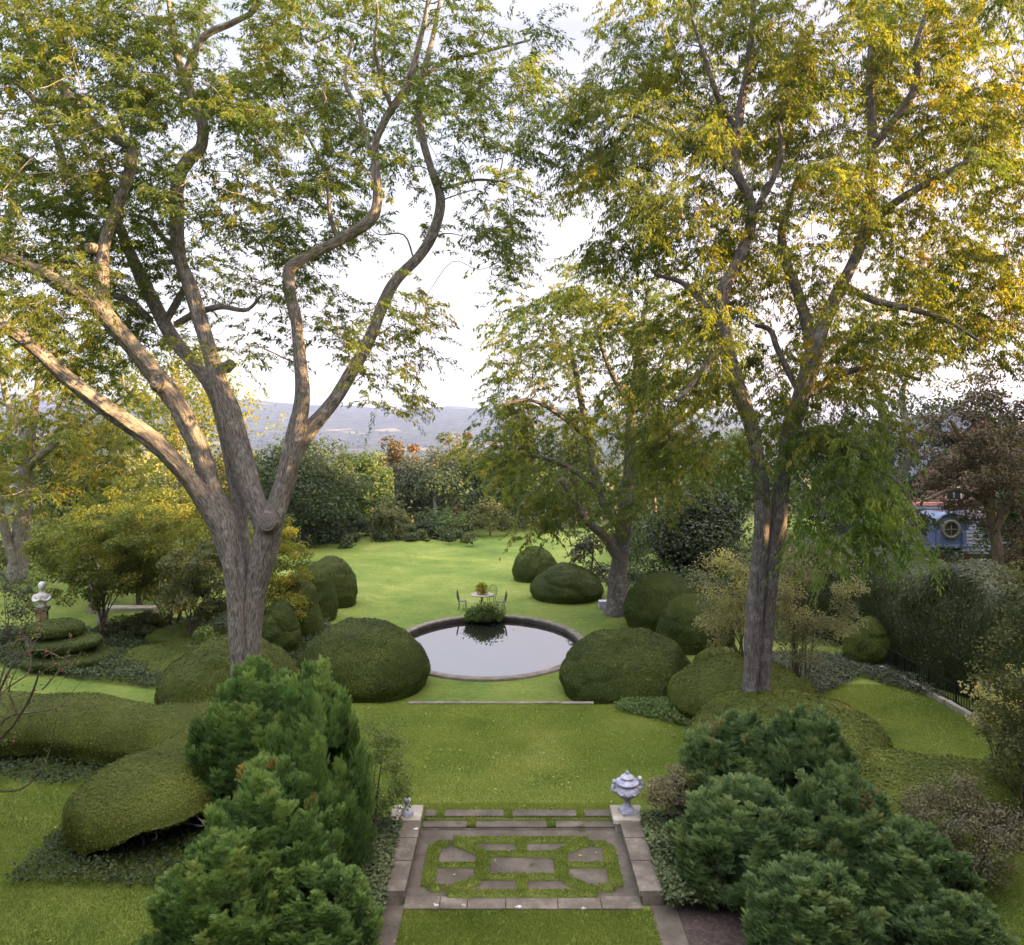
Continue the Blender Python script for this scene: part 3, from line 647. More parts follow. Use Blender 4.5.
plant_tree('honey_locust', 'honey locust with a forked pale trunk at the far left beyond the white bust', 'tree', b4, pix_limbs(LD, D4), C4, fol4, M['bark'], M['locust_y'], sides=14, rough=.12, grow_kw=dict(r_end=.012, k=.012, maxr=.07))

# ------------------------------------------------------------------ background trees: each its own trunk and crown
def bg_tree(name, label, px, d, py_top, wpx, mat, kind='puff', py_base=None, crown_lo=.25, n=26, ll=.34, nl=130, flat=.75, group=None, cat='tree', vmean=.5, bark=None, shape=1.0, xw=None, cr=None, vsd=.16, trunk_r=None, shell=.55):
    x = (px - CX) * d / F
    z0 = float(tz(x, d)) if py_base is None else CAMZ - (py_base - HZ) * d / F
    ztop = CAMZ - (py_top - HZ) * d / F; h = ztop - z0; rw = wpx * d / F / 2
    cr_ = cr or rw * .42
    zc0 = z0 + h * crown_lo
    # clump centres through an uneven ellipsoid crown
    d3 = rdir(n * 3); rad = rng.uniform(.25, 1, n * 3) ** (1 / 2.2)
    p = d3 * rad[:, None]
    tt = (p[:, 2] + 1) / 2
    wfac = np.sin(np.pi * np.clip(tt * .86 + .12, 0, 1)) ** shape
    hh = ztop - zc0
    C = np.stack([x + p[:, 0] * np.maximum(rw - cr_ * .7, .2) * (.55 + .45 * wfac), d + p[:, 1] * np.maximum(rw - cr_ * .7, .2) * (.55 + .45 * wfac), zc0 + cr_ * flat * .8 + tt * np.maximum(hh - 1.6 * cr_ * flat, .1)], 1)[:n]
    C += rng.normal(0, .12 * rw, C.shape) * np.array([1, 1, .5])
    tr = trunk_r or max(.05, h * .018)
    lean = rng.normal(0, .03 * h, 2)
    limbs = [(np.array([[x, d, z0 - .1], [x + lean[0] * .3, d + lean[1] * .3, z0 + h * .25], [x + lean[0], d + lean[1], z0 + h * .55], [x + lean[0] * 1.2, d + lean[1], z0 + h * .85]]), np.array([tr * 1.25, tr, tr * .65, tr * .2]))]
    rs = cr_ * rng.uniform(.7, 1.2, n)
    def fol(mt, ml):
        if kind == 'puff': puff_foliage(ml, C, rs, nl, ll, ll * .62, vmean=vmean, vsd=vsd, flat=flat, shell=shell)
        else: spray_foliage(mt, ml, C, cr_, 6, max(6, nl // 8), ll, ll * .4, vmean=vmean, vsd=vsd, twr=.01)
    return plant_tree(name, label, cat, (x, d, z0), limbs, C, fol, bark or M['bark_s'], mat, group, sides=8, rough=.05, per=3, grow_kw=dict(r_end=.012, k=.014, maxr=tr * .5, sides=4))

G_T = 'trees at the far end of the lawn'
bg_tree('broad_tree', 'wide dark olive tree with layered foliage at the far left corner of the lawn', 303, 58, 432, 136, M['mixed'], n=70, ll=.26, nl=200, flat=.45, crown_lo=.0, group=G_T, vmean=.32)
bg_tree('dark_tree', 'small dark green tree between the olive tree and the fresh green tree', 352, 74, 444, 60, M['mixed'], n=24, ll=.34, nl=150, group=G_T, crown_lo=.05)
bg_tree('green_tree', 'fresh mid-green pointed tree at the middle of the far woods', 371, 68, 448, 52, M['bright'], n=28, ll=.30, nl=150, group=G_T, crown_lo=.05, shape=.7)
bg_tree('autumn_tree', 'yellow and orange topped tree left of the red one in the far woods', 396, 92, 428, 44, M['orange'], n=22, ll=.4, nl=130, group=G_T, crown_lo=.1, vmean=.38)
bg_tree('autumn_tree', 'rusty red topped tree at the centre of the far woods', 412, 96, 431, 26, M['orange'], n=14, ll=.4, nl=120, group=G_T, crown_lo=.2, vmean=.45)
bg_tree('grey_tree', 'grey-green round-headed tree in front of the rusty red top', 420, 78, 446, 70, M['greygreen'], n=30, ll=.34, nl=150, group=G_T, crown_lo=.05, vmean=.4)
bg_tree('pale_trunk_tree', 'thin-leaved brownish tree with a slim pale trunk in the far woods', 436, 72, 440, 46, M['greygreen'], n=20, ll=.28, nl=80, group=G_T, crown_lo=.35, vmean=.65, bark=M['twig_g'], trunk_r=.16)
bg_tree('grey_tree', 'tall grey-green tree with a tan crown right of the pale trunk', 455, 88, 430, 54, M['olive'], n=26, ll=.38, nl=140, group=G_T, crown_lo=.1, vmean=.55)
bg_tree('dark_tree', 'deep green tree just right of the tan-crowned tree', 480, 80, 434, 62, M['mixed'], n=30, ll=.36, nl=150, group=G_T, crown_lo=.02)
bg_tree('autumn_tree', 'small copper-tinged tree peeping over the deep green tree', 468, 104, 428, 34, M['orange'], n=16, ll=.42, nl=110, group=G_T, crown_lo=.2, vmean=.65)
bg_tree('green_tree', 'broad green tree behind the left side of the lone locust', 520, 74, 440, 80, M['bright'], n=34, ll=.34, nl=150, group=G_T, crown_lo=.02, vmean=.38)
bg_tree('olive_tree', 'olive green tree behind the trunk of the lone locust', 575, 82, 428, 84, M['olive'], n=30, ll=.38, nl=140, group=G_T, crown_lo=.05, vmean=.4)
bg_tree('dark_tree', 'dark tree behind the right side of the lone locust', 655, 78, 420, 90, M['mixed'], n=34, ll=.38, nl=140, group=G_T, crown_lo=.05)
bg_tree('yellow_tree', 'sunlit yellow tree glowing behind the limbs of the big left locust', 185, 62, 330, 150, M['yellow'], n=46, ll=.32, nl=130, group=G_T, crown_lo=.3, vmean=.42, vsd=.2)
bg_tree('olive_tree', 'olive tree half hidden by the trunk of the big left locust', 225, 66, 430, 90, M['olive'], n=30, ll=.32, nl=140, group=G_T, crown_lo=.05, vmean=.6)
bg_tree('tan_tree', 'tan leafed tree far behind the yellow shrubs on the left', 150, 80, 440, 110, M['pale'], n=30, ll=.4, nl=130, group=G_T, crown_lo=.05, vmean=.4)
bg_tree('dark_tree', 'dark tree deep behind the far left locust', 60, 70, 420, 130, M['mixed'], n=36, ll=.38, nl=140, group=G_T, crown_lo=.02)
bg_tree('dark_tree', 'dark tree at the left edge deep behind the far left locust', -30, 66, 400, 130, M['mixed'], n=34, ll=.38, nl=140, group=G_T, crown_lo=.02, vmean=.6)
# shrubs along the lawn's far edge
G_B = 'shrubs along the far edge of the lawn'
for i, (px, d, top, w, mt, lab, vm) in enumerate([
    (322, 62, 512, 44, 'greygreen', 'grey-green low shrub beneath the wide olive tree', .4),
    (350, 63, 505, 40, 'mixed', 'dark low shrub left of the olive bush at the lawn edge', .45),
    (388, 62, 502, 52, 'olive', 'olive rounded bush at the middle of the far lawn edge', .5),
    (425, 65, 515, 46, 'mixed', 'dark low shrub right of the olive bush at the lawn edge', .4),
    (452, 66, 506, 50, 'bright', 'bright green shrub at the lawn edge below the deep green tree', .5),
    (490, 66, 496, 54, 'olive', 'light olive shrub at the lawn edge left of the hanging locust sprays', .6),
    (372, 60, 532, 110, 'mixed', 'long low scrub strip along the left half of the far lawn edge', .5),
    (440, 62.5, 531, 90, 'mixed', 'long low scrub strip along the right half of the far lawn edge', .6),
    (335, 60, 528, 60, 'mixed', 'low dark scrub at the left corner of the far lawn edge', .4)]):
    bg_tree('lawn_edge_shrub', lab, px, d, top, w, M[mt], n=16, ll=.22, nl=170, group=G_B, cat='shrub', crown_lo=0., vmean=vm, trunk_r=.06, cr=(w * d / F / 2) * .34 if top < 526 else .55, flat=.8)

# right-hand background
bg_tree('dark_yew', 'large dark evergreen mass behind the domes right of the lone locust', 694, 45, 478, 110, M['dark'], n=46, ll=.22, nl=260, crown_lo=0., vmean=.5, cat='tree', flat=.8)
bg_tree('weeping_shrub', 'pale grey-green weeping shrub left of the lone locust trunk', 590, 41, 520, 60, M['greygreen'], n=22, ll=.20, nl=120, crown_lo=.0, vmean=.6, cat='shrub', kind='spray')
bg_tree('green_tree', 'soft green tree behind the right locust and above the dark evergreen', 735, 56, 415, 110, M['bright'], n=36, ll=.30, nl=140, crown_lo=.1, vmean=.45)
bg_tree('grey_tree', 'grey-green tree behind the weeping sprays of the right locust', 820, 52, 420, 120, M['mixed'], n=36, ll=.28, nl=150, crown_lo=.05, vmean=.6)
bg_tree('dark_tree', 'tall dark green tree rising behind the slate roof and brick gable', 958, 64, 380, 190, M['mixed'], n=60, ll=.34, nl=170, crown_lo=.0, vmean=.4)
bg_tree('dark_tree', 'dark green tree at the right edge partly covering the brick gable', 1022, 41, 405, 92, M['mixed'], n=40, ll=.22, nl=190, crown_lo=.0, vmean=.4)
D5 = 38.
L5 = [[(897, 560, 16), (893, 520, 14), (888, 480, 13), (886, 440, 11), (880, 400, 8), (872, 360, 4)],
      [(892, 500, 12, -.2), (905, 465, 11, -.5), (925, 432, 9, -.9), (950, 412, 6, -1.3), (975, 395, 3, -1.5)],
      [(887, 460, 9, .2), (905, 425, 8, .4), (902, 395, 6, .6), (915, 360, 3, .9)],
      [(888, 480, 8, 0), (866, 440, 7, -.4), (846, 415, 4, -.8)]]
E5 = [(880, 470, 60, 50, 34), (930, 430, 50, 50, 26), (860, 410, 50, 40, 14), (890, 520, 36, 30, 22), (905, 380, 50, 30, 10), (850, 500, 30, 40, 12)]
C5 = ellipse_clumps(E5, D5, 2.)
b5 = np.array([(897 - CX) * D5 / F, D5, float(tz((897 - CX) * D5 / F, D5)) - .2])
plant_tree('spreading_tree', 'dark grey-green tree with pale bare limbs left of the slate roof', 'tree', b5, pix_limbs(L5, D5), C5, lambda mt, ml: puff_foliage(ml, C5, .8, 110, .18, .10, vmean=.45, flat=.5), M['twig_g'], M['mixed'], sides=10, grow_kw=dict(r_end=.012, k=.012, maxr=.06))
D6 = 33.
L6 = [[(1000, 590, 12), (996, 540, 10), (985, 490, 8), (968, 450, 6), (950, 420, 3)],
      [(995, 530, 8, -.2), (1015, 490, 7, -.5), (1035, 440, 4, -.8)], [(988, 500, 6, 0), (955, 490, 5, -.4), (925, 500, 3, -.8)], [(990, 505, 5, .2), (1000, 460, 4, .5), (1000, 410, 2, .7)]]
E6 = [(970, 470, 40, 40, 24), (960, 450, 45, 50, 26), (1005, 440, 50, 60, 30), (1018, 548, 26, 30, 12), (1040, 510, 40, 60, 20), (1000, 390, 50, 30, 12)]
C6 = ellipse_clumps(E6, D6, 1.5)
b6 = np.array([(1000 - CX) * D6 / F, D6, float(tz((1000 - CX) * D6 / F, D6)) - .1])
plant_tree('bronze_tree', 'bronze-leaved thin tree in front of the brick house', 'tree', b6, pix_limbs(L6, D6), C6, lambda mt, ml: puff_foliage(ml, C6, .66, 150, .15, .09, vmean=.42, flat=.45, shell=.2), M['bark_s'], M['bronze'], sides=8, grow_kw=dict(r_end=.01, k=.01, maxr=.04))

# understory closing the view behind the domes and along the woods
def thicket(name, label, poly, n, leaf, mat, hmin, hmax, vmean, cat, group=None, k=170, r=1.1):
    poly = np.array(poly, float); lo, hi = poly.min(0), poly.max(0); pts = []
    while len(pts) < n:
        q = rng.uniform(lo, hi); j = len(poly) - 1; ins = False
        for i in range(len(poly)):
            xi, yi = poly[i]; xj, yj = poly[j]
            if ((yi > q[1]) != (yj > q[1])) and (q[0] < (xj - xi) * (q[1] - yi) / (yj - yi + 1e-12) + xi): ins = not ins
            j = i
        if ins: pts.append(q)
    q = np.array(pts); z = tz(q[:, 0], q[:, 1]); hh = hmin + (hmax - hmin) * (.5 + .5 * vnoise(np.stack([q[:, 0] * .18, q[:, 1] * .18, 0 * q[:, 0]], 1))).clip(0, 1)
    C = np.stack([q[:, 0], q[:, 1], z + hh * rng.uniform(.1, 1, n) ** .8], 1)
    ml = MB(); puff_foliage(ml, C, r * rng.uniform(.7, 1.2, n), k, leaf, leaf * .62, vmean=vmean, vsd=.15, flat=.75, shell=.4)
    o = ml.build(name, M[mat]); return tag(o, label, cat, group, 'stuff')
thicket('undergrowth', 'tangled dark undergrowth below the far trees', [(-40, 64), (-16, 63.5), (-3, 66), (2, 70), (6, 78), (30, 82), (40, 100), (-50, 100)], 420, .34, 'mixed', 2.0, 6.5, .45, None, k=110, r=1.7)
thicket('undergrowth', 'mixed shrubs filling the ground behind the domes right of the lone locust', [(5.5, 41), (8.5, 38), (14, 33), (22, 33), (24, 44), (20, 60), (9, 62), (6, 50)], 200, .2, 'mixed', .8, 3.2, .4, None, k=170, r=1.)
thicket('undergrowth', 'shrubs under the far left locust', [(-30, 40), (-20, 42), (-16, 46), (-17, 56), (-36, 56)], 100, .22, 'olive', .8, 2.6, .35, None, k=170, r=1.)
G_S = 'unseen trees added in a row outside the right edge to block sun'
sh = None  # tree row added out of view to keep low sun off the garden
for i, (x, y) in enumerate([(37, -12), (38, -4), (36, 4), (37.5, 12), (36, 20), (38.5, 28), (40, 36), (46, 44), (52, 52), (58, 62), (42, -8), (43, 0), (41, 8), (42, 16), (43, 24), (44, 32), (50, 40), (56, 48), (39, -18)]):
    if sh is None:
        sh = bg_tree('added_shade_tree', 'unseen leafy tree added in the right row to block the low sun', 1024, 20, 150, 200, M['mixed'], n=40, ll=.5, nl=170, crown_lo=.02, group=G_S)
        # place it and set its height by scale
        sh.location = (x, y, tz(x, y)); s0 = sh
    else:
        r = s0.copy(); COL.objects.link(r); r.location = (x, y, float(tz(x, y))); r.rotation_euler = (0, 0, i * 1.3); s = rng.uniform(.92, 1.1); r.scale = (s * 1.7, s * 1.7, s * (.98 if y < 38 else 1.3))
        for ch in s0.children:
            c = ch.copy(); COL.objects.link(c); c.parent = r
s0.scale = (1.7, 1.7, .98)
for x, y, s, lab in [(-13.2, 10.2, 1.3, 'tall unseen tree added outside the left edge to darken the lawn'), (-18.5, 16.0, 1.4, 'unseen tree added at the left level with the low hedges for shade'), (-8.6, 4.5, 1.3, 'unseen tree added nearest the house on the left for shade'),
                     (10.5, 5.5, 1.3, 'unseen tree added nearest the house on the right for shade'), (14.5, 12., 1.3, 'unseen tree added at the right level with the dusky bush for shade')]:  # copies added out of view to darken the near corners
    r = s0.copy(); COL.objects.link(r); r.location = (x, y, 0); r.rotation_euler = (0, 0, x); r.scale = (s, s, .8); r['label'] = lab; r['group'] = 'unseen trees added beside the house to block sky light'
    for ch in s0.children:
        c = ch.copy(); COL.objects.link(c); c.parent = r


# ------------------------------------------------------------------ clipped shapes
def skin_leaves(mb, V, n, ll, lw, closed=True, out=.03, jit=.28, vmean=.5, vsd=.13, nsc=1.3, minz=None, stand=.10):
    """leaf-sized faces over a grid surface"""
    if closed: V = np.concatenate([V, V[:, :1]], 1)
    a, b, c, d = V[:-1, :-1], V[:-1, 1:], V[1:, 1:], V[1:, :-1]
    nr = np.cross(c - a, d - b).reshape(-1, 3); ar = np.linalg.norm(nr, axis=1) / 2
    idx = rng.choice(len(ar), n, p=ar / ar.sum())
    u, v = rng.uniform(0, 1, (2, n, 1))
    A, B, C, D = [q.reshape(-1, 3)[idx] for q in (a, b, c, d)]
    pos = (A * (1 - u) + B * u) * (1 - v) + (D * (1 - u) + C * u) * v
    nn = norm(nr[idx])
    pos = pos + nn * rng.uniform(-.3, 1, (n, 1)) * out
    t = norm(np.cross(nn, rdir(n)))
    ld = norm(t + nn * rng.uniform(0, 1, (n, 1)) * stand * 2 + np.array([0, 0, .15]))
    ln = norm(nn + rng.normal(0, jit, (n, 3)))
    var = vmean + .22 * vnoise(pos * nsc) + rng.normal(0, vsd, n)
    sc = rng.uniform(.6, 1.3, n)
    leaves(mb, pos, ld, ln, ll * sc, lw * sc, var, fold=.1)

def grid_mesh(mb, V, closed=True, var=.3):
    m, n = V.shape[:2]
    i = np.arange(m - 1)[:, None] * n
    if closed: j = np.arange(n)[None]; j2 = (j + 1) % n
    else: j = np.arange(n - 1)[None]; j2 = j + 1
    q = np.stack([i + j, i + j2, i + n + j2, i + n + j], -1).reshape(-1, 4)
    mb.add(V.reshape(-1, 3), q, var=var, smooth=True)

def dome(name, label, x, y, rx, ry, h, mat='box', z0=None, group=None, dens=820, lump=.10, leaf=.062, pw=2.3, vmean=.48, cat='shrub'):
    z0 = float(tz(x, y)) - .05 if z0 is None else z0
    s = random.random() * 90
    m, n = 46, 110
    t = np.linspace(0, 1, m)[:, None]; a = np.linspace(0, 2 * math.pi, n, endpoint=False)[None]
    zz = np.sin(t * math.pi / 2) ** 1.0
    r = np.clip(1 - zz ** pw, 0, 1) ** .5 * (.90 + .10 * sstep(0, .3, zz))
    V = np.stack([rx * r * np.cos(a), ry * r * np.sin(a), h * zz * np.ones_like(a)], -1)
    dirn = norm(V * np.array([1 / rx ** 2, 1 / ry ** 2, 1 / h ** 2]))
    cr = np.clip(1 - np.abs(vnoise(V * np.array([.8, .8, 1.3]) + s + 31)) * 5.5, 0, 1)
    f = lump * fbm(V * .9 + s, 2) + .035 * vnoise(V * 3.1 + s) + .02 * vnoise(V * 8 + s) - .055 * cr * sstep(.1, .5, vnoise(V * .7 + s + 60) + .4)
    V = V + dirn * f[..., None]
    mb = MB(); grid_mesh(mb, V, var=.25)
    area = 2 * math.pi * ((rx * ry + (rx + ry) / 2 * h) / 1.7)
    skin_leaves(mb, V, int(dens * area), leaf, leaf * .6, out=.03, vmean=vmean)
    o = mb.build(name, M[mat], loc=(x, y, z0))
    return tag(o, label, cat, group)

G_D = 'clipped evergreen domes around the pool'
def D_(label, cxp, topp, wpx, d, mat='box', ryf=1., zt=None, **k):
    x = (cxp - CX) * d / F; rx = wpx * d / F / 2
    z0 = float(tz(x, d)) - .05
    h = CAMZ - (topp - HZ) * (d) / F - z0
    return dome('clipped_dome', label, x, d, rx, rx * ryf, h, mat, z0, G_D, **k)
D_('big dark green dome at the near left side of the pool', 363, 622, 134, 25.8)
D_('big dark green dome at the near right side of the pool', 629, 631, 140, 25.2)
D_('dome with an olive top half hidden behind the forked trunk of the left locust', 229, 640, 140, 22.7, mat='yew', vmean=.38)
D_('farthest and tallest dome of the row left of the lawn', 331, 556, 54, 37, dens=620)
D_('dome second farthest in the row left of the lawn', 313, 562, 50, 34, dens=620)
D_('dome second nearest in the row left of the lawn', 297, 574, 52, 31, dens=620)
D_('narrow dome nearest the yellow bush in the row left of the lawn', 279, 602, 42, 28.2, dens=620)
D_('dome right of the lone locust trunk', 663, 572, 76, 33.6)
D_('dome between the lone locust and the pale yellow shrub', 695, 594, 78, 29.8)
D_('wide dark dome left of the lone locust trunk', 567, 565, 76, 40, dens=560)
D_('small dark dome farthest along the right side of the lawn', 535, 546, 48, 45.5, dens=560)
D_('round olive bush at the foot of the tall hedge', 872, 617, 56, 27.2, mat='yew')
D_('olive topped dome behind the base of the right locust', 742, 664, 146, 21.8, mat='yew', vmean=.42, pw=3.2)
D_('widest low dome half hidden by the right arborvitae', 787, 700, 200, 18.3, mat='yew', vmean=.45, pw=3.4)
D_('low olive mound behind the dome at the right locust', 724, 650, 62, 25.6, mat='yew', vmean=.6)
D_('dark low dome behind the lone locust trunk', 640, 592, 46, 37.5, dens=560)

def hedge(name, label, path, w, h, mat='yew', zb=0., group=None, pw=2.35, lump=.13, dens=800, leaf=.055, vmean=.5, taper=.9, lift=None, stems=None, ivy=None, wf=None, endr=None):
    path = np.asarray(path, float)
    base = np.array([path[:, 0].mean(), path[:, 1].mean(), 0.]); base[2] = float(tz(base[0], base[1]))
    c = catmull(path, 12); T = norm(np.gradient(c, axis=0)); Nn = np.stack([-T[:, 1], T[:, 0]], 1)
    ln = np.concatenate([[0], np.cumsum(np.linalg.norm(np.diff(c, axis=0), axis=1))])
    er = endr or w * .42
    e = np.minimum(ln, ln[-1] - ln) / er
    ends = np.sqrt(np.clip(1 - (1 - np.clip(e, 0, 1)) ** 2, .0004, 1))
    k = 40
    a = np.linspace(0, math.pi, k)
    cu = np.sign(np.cos(a)) * np.abs(np.cos(a)) ** (2 / pw); su = np.sin(a) ** (2 / pw)
    low = .84 + .16 * sstep(0, .45, su)
    W = w * (1 + .08 * np.sin(ln * .9 + 1)) / 2
    V = np.zeros((len(c), k, 3))
    V[..., :2] = c[:, None] + Nn[:, None] * (W * ends)[:, None, None] * (cu * low)[None, :, None]
    zg = tz(c[:, 0], c[:, 1])
    V[..., 2] = zg[:, None] + zb + (h - zb) * su[None] * (.35 + .65 * ends)[:, None] * (1 + .05 * np.sin(ln * 1.3)[:, None])
    if lift:
        mk = (sstep(lift[0], lift[0] * .6, ln)[:, None] * sstep(-.1, -.5, cu)[None])
        V[..., 2] = np.maximum(V[..., 2], zg[:, None] + lift[1] * mk * np.minimum(ends * 1.5, 1)[:, None])
    out = np.zeros_like(V); out[..., :2] = Nn[:, None] * cu[None, :, None]; out[..., 2] = su[None]
    out = norm(out); s = random.random() * 80
    f = lump * fbm(V * .8 + s, 2) + .035 * vnoise(V * 2.7 + s) + .018 * vnoise(V * 7 + s)
    V = V + out * f[..., None] - base
    # underside closes the body
    mb = MB(); grid_mesh(mb, V, closed=False, var=.3)
    for rw in (0, -1): mb.add(np.vstack([V[rw], V[rw].mean(0)]), tris=[[i, i + 1, k] for i in range(k - 1)] + [[k - 1, 0, k]], var=.2)
    und = np.stack([V[:, 0], V[:, -1]], 1); grid_mesh(mb, und, closed=False, var=.1)
    area = ln[-1] * (w + 2 * h) * .9
    skin_leaves(mb, V, int(area * dens), leaf, leaf * .6, closed=False, out=.05, vmean=vmean)
    if stems:
        root = empty(name, base, label, 'hedge', group)
        mb.build('foliage', M[mat], root)
        ms = MB()
        for st in stems: tube(ms, np.array(st)[:, :3] - base, np.array(st)[:, 3] * .8, sides=7, per=4, rough=.1)
        ms.build('bare_stems', M['twig_g'], root)
        return root
    o = mb.build(name, M[mat], loc=base)
    return tag(o, label, 'hedge', group)

G_H = 'clipped low hedges beside the terrace'
st = []
for i in range(7):
    x0 = rng.uniform(-7.2, -6.5); y0 = rng.uniform(13.9, 15.0)
    st.append([(x0, y0, 0, .035), (x0 + rng.normal(0, .15), y0 + rng.normal(0, .15), .22, .03), (x0 + rng.normal(.05, .22), y0 + rng.normal(-.05, .2), .45, .020), (x0 + rng.normal(.0, .3), y0 + rng.normal(-.05, .3), .8, .012)])
hedge('clipped_hedge', 'rounded mossy hedge with bare stems showing under its near end, left of the arborvitae', [(-7.9, 13.9), (-7.4, 15.2), (-7.0, 16.8), (-6.5, 18.6), (-5.6, 19.9)], 2.9, 1.25, zb=.20, group=G_H, stems=st, vmean=.5, lift=(2.6, .68), dens=1500, leaf=.04)
hedge('clipped_hedge', 'long flat-topped hedge running to the left edge behind the stemmy one', [(-6.0, 20.0), (-7.8, 18.9), (-9.6, 18.9), (-11.6, 19.5), (-13.6, 19.4), (-15.8, 19.8)], 2.5, 1.2, zb=.14, group=G_H, vmean=.5, dens=1100, leaf=.046)
hedge('clipped_hedge', 'hedge sloping down behind the lower end of the right arborvitae row', [(7.5, 12.8), (7.4, 14.0), (7.0, 15.6)], 2.2, 1.15, zb=.1, group=G_H, vmean=.5)
hedge('clipped_hedge', 'flat hedge running right from the widest dome to the dusky bush', [(7.6, 16.6), (8.8, 16.1), (10., 15.9), (11.4, 16.0), (13., 16.6)], 1.6, .95, zb=.3, group=G_H, vmean=.55)
hedge('tall_hedge', 'tall dense green hedge along the right side below the slate roof', [(13.2, 34.), (14.3, 29.), (14.7, 25.), (14.6, 21.5), (14.2, 18.8)], 2.6, 3.75, mat='hedge', zb=0., pw=4.5, dens=330, leaf=.10, vmean=.42, lump=.2)
for lab, pth, w, h in [('wide low clipped carpet of green between the tiered shrub and the left dome', [(-13.2, 28.6), (-12., 27.4), (-10.4, 26.6), (-8.6, 26.4)], 4.6, .55),
                       ('clipped green band curving behind the left dome and the slender stems', [(-14.6, 30.4), (-12.4, 29.8), (-10.6, 29.2), (-8.8, 29.)], 2.0, .55)]:
    hedge('clipped_hedge', lab, pth, w, h, mat='yew', zb=0., group='low clipped bands under the yellow shrubs', vmean=.42)
# tiered cloud-pruned shrub below the bust
def tiered():
    x, y = (62 - CX) * 26.3 / F, 26.3; base = np.array([x, y, float(tz(x, y))])
    root = empty('tiered_shrub', base, 'dark shrub clipped into stacked tiers below the white bust', 'shrub')
    for i, (z, rx, ox) in enumerate([(0., 1.5, .25), (.55, 1.25, .1), (1.02, .95, -.25)]):
        m, n = 26, 70
        t = np.linspace(-1, 1, m)[:, None]; a = np.linspace(0, 2 * math.pi, n, endpoint=False)[None]
        r = (1 - np.abs(t) ** 3) ** .5
        V = np.stack([ox + rx * r * np.cos(a), rx * .8 * r * np.sin(a), z + .30 + .27 * t * np.ones_like(a)], -1)
        V = V + norm(V - np.array([ox, 0, z + .3])) * (.07 * fbm(V * 1.6 + i * 9, 2))[..., None]
        mb = MB(); grid_mesh(mb, V, var=.2); skin_leaves(mb, V, 3600, .07, .042, vmean=.35)
        mb.build('clipped_tier', M['box'], root)
    mb = MB(); tube(mb, [(0, 0, 0), (.05, 0, .6), (-.2, 0, 1.2)], [.09, .07, .05], sides=8); mb.build('stem', M['bark_s'], root)
tiered()

# ------------------------------------------------------------------ arborvitae
def fern_template():
    """one flat spray: a midrib with side branchlets, unit length along +x in the xy plane"""
    q = []
    def dia(p, d, l, w): q.append((p, d, l, w))
    dia((0, 0), (1, 0), 1., .10)
    for i, t in enumerate((.14, .28, .42, .56, .70, .83)):
        l = .50 * (1 - .55 * t) if t > .2 else .38
        for s in (1, -1):
            an = s * R(46 - 14 * t)
            dia((t + .03 * s, 0), (math.cos(an), math.sin(an)), l * random.uniform(.85, 1.15), .095)
    return q
def sprays(mb, pos, d, nr, L, var):
    tp = fern_template(); n = len(pos)
    d = norm(d); b = norm(np.cross(nr, d)); u = np.cross(d, b)
    L = L[:, None]
    for (p, dd, l, w) in tp:
        droop = -.18 * (p[0] ** 2)
        pp = pos + d * L * p[0] + b * L * p[1] + u * L * droop
        ld = d * dd[0] + b * dd[1] - u * .22
        leaves(mb, pp, ld, u + rng.normal(0, .25, (n, 3)), (L[:, 0] * l), (L[:, 0] * w), var + rng.normal(0, .07, n), fold=.05)

def arbor_mesh(h, rad, seed, nplume=175, nsp=115, L0=.16):
    mb = MB()
    m, n = 30, 44
    t = np.linspace(0, 1, m)[:, None]; a = np.linspace(0, 2 * math.pi, n, endpoint=False)[None]
    prof = lambda t: rad * np.clip(1 - t ** 2.3, 0, 1) ** .75 * (.80 + .2 * sstep(0, .3, t))
    V = np.stack([prof(t) * .36 * np.cos(a), prof(t) * .36 * np.sin(a), h * .7 * t * np.ones_like(a)], -1)
    V = V * (1 + .10 * fbm(V * 1.7 + seed, 2))[..., None] * np.array([1, 1, 0]) + V * np.array([0, 0, 1])
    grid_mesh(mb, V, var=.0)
    tt = rng.uniform(0, 1, nplume * 3)
    keep = rng.uniform(0, 1, len(tt)) < (prof(tt) / rad + .12); tt = tt[keep][:nplume]
    aa = rng.uniform(0, 2 * math.pi, len(tt)); pv = rng.normal(.45, .15, len(tt))
    for k in range(len(tt)):
        r0 = prof(tt[k]); o = np.array([math.cos(aa[k]), math.sin(aa[k]), 0.])
        pl = rng.uniform(.55, 1.0) * (1 - .3 * tt[k]); pw = rng.uniform(.15, .25)
        c0 = o * r0 * .86 + np.array([0, 0, h * tt[k] * .90 - .15])
        ax = norm(np.array([0, 0, 1.]) + o * rng.uniform(.10, .42) * (1 - .7 * tt[k]) + rng.normal(0, .12, 3))
        s = rng.uniform(0, 1, nsp); q = rdir(nsp); q = norm(q - ax * (q @ ax)[:, None]); q = norm(q + .5 * o)
        wd = pw * np.clip(1 - s, 0, 1) ** .6 * np.clip(s * 6 + .3, 0, 1) * rng.uniform(.45, 1, nsp)
        pos = c0 + ax * (s * pl)[:, None] + q * wd[:, None]
        sd = rng.normal(0, .55, (nsp, 1)) * np.cross(o, [0, 0, 1.])[None]
        d = norm(ax * rng.uniform(.8, 1.3, (nsp, 1)) + q * .35 + sd + o * rng.uniform(.0, .5, (nsp, 1)) + rng.normal(0, .12, (nsp, 3)))
        nr = norm(o + q * .5 + rng.normal(0, .35, (nsp, 3)))
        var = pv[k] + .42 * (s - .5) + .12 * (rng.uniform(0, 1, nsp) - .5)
        dead = rng.uniform(0, 1) < .015
        var = np.minimum(var, .84)
        if dead: var = var + .5 * (rng.uniform(0, 1, nsp) > .6)
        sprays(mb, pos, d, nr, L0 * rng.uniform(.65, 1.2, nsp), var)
    return mb

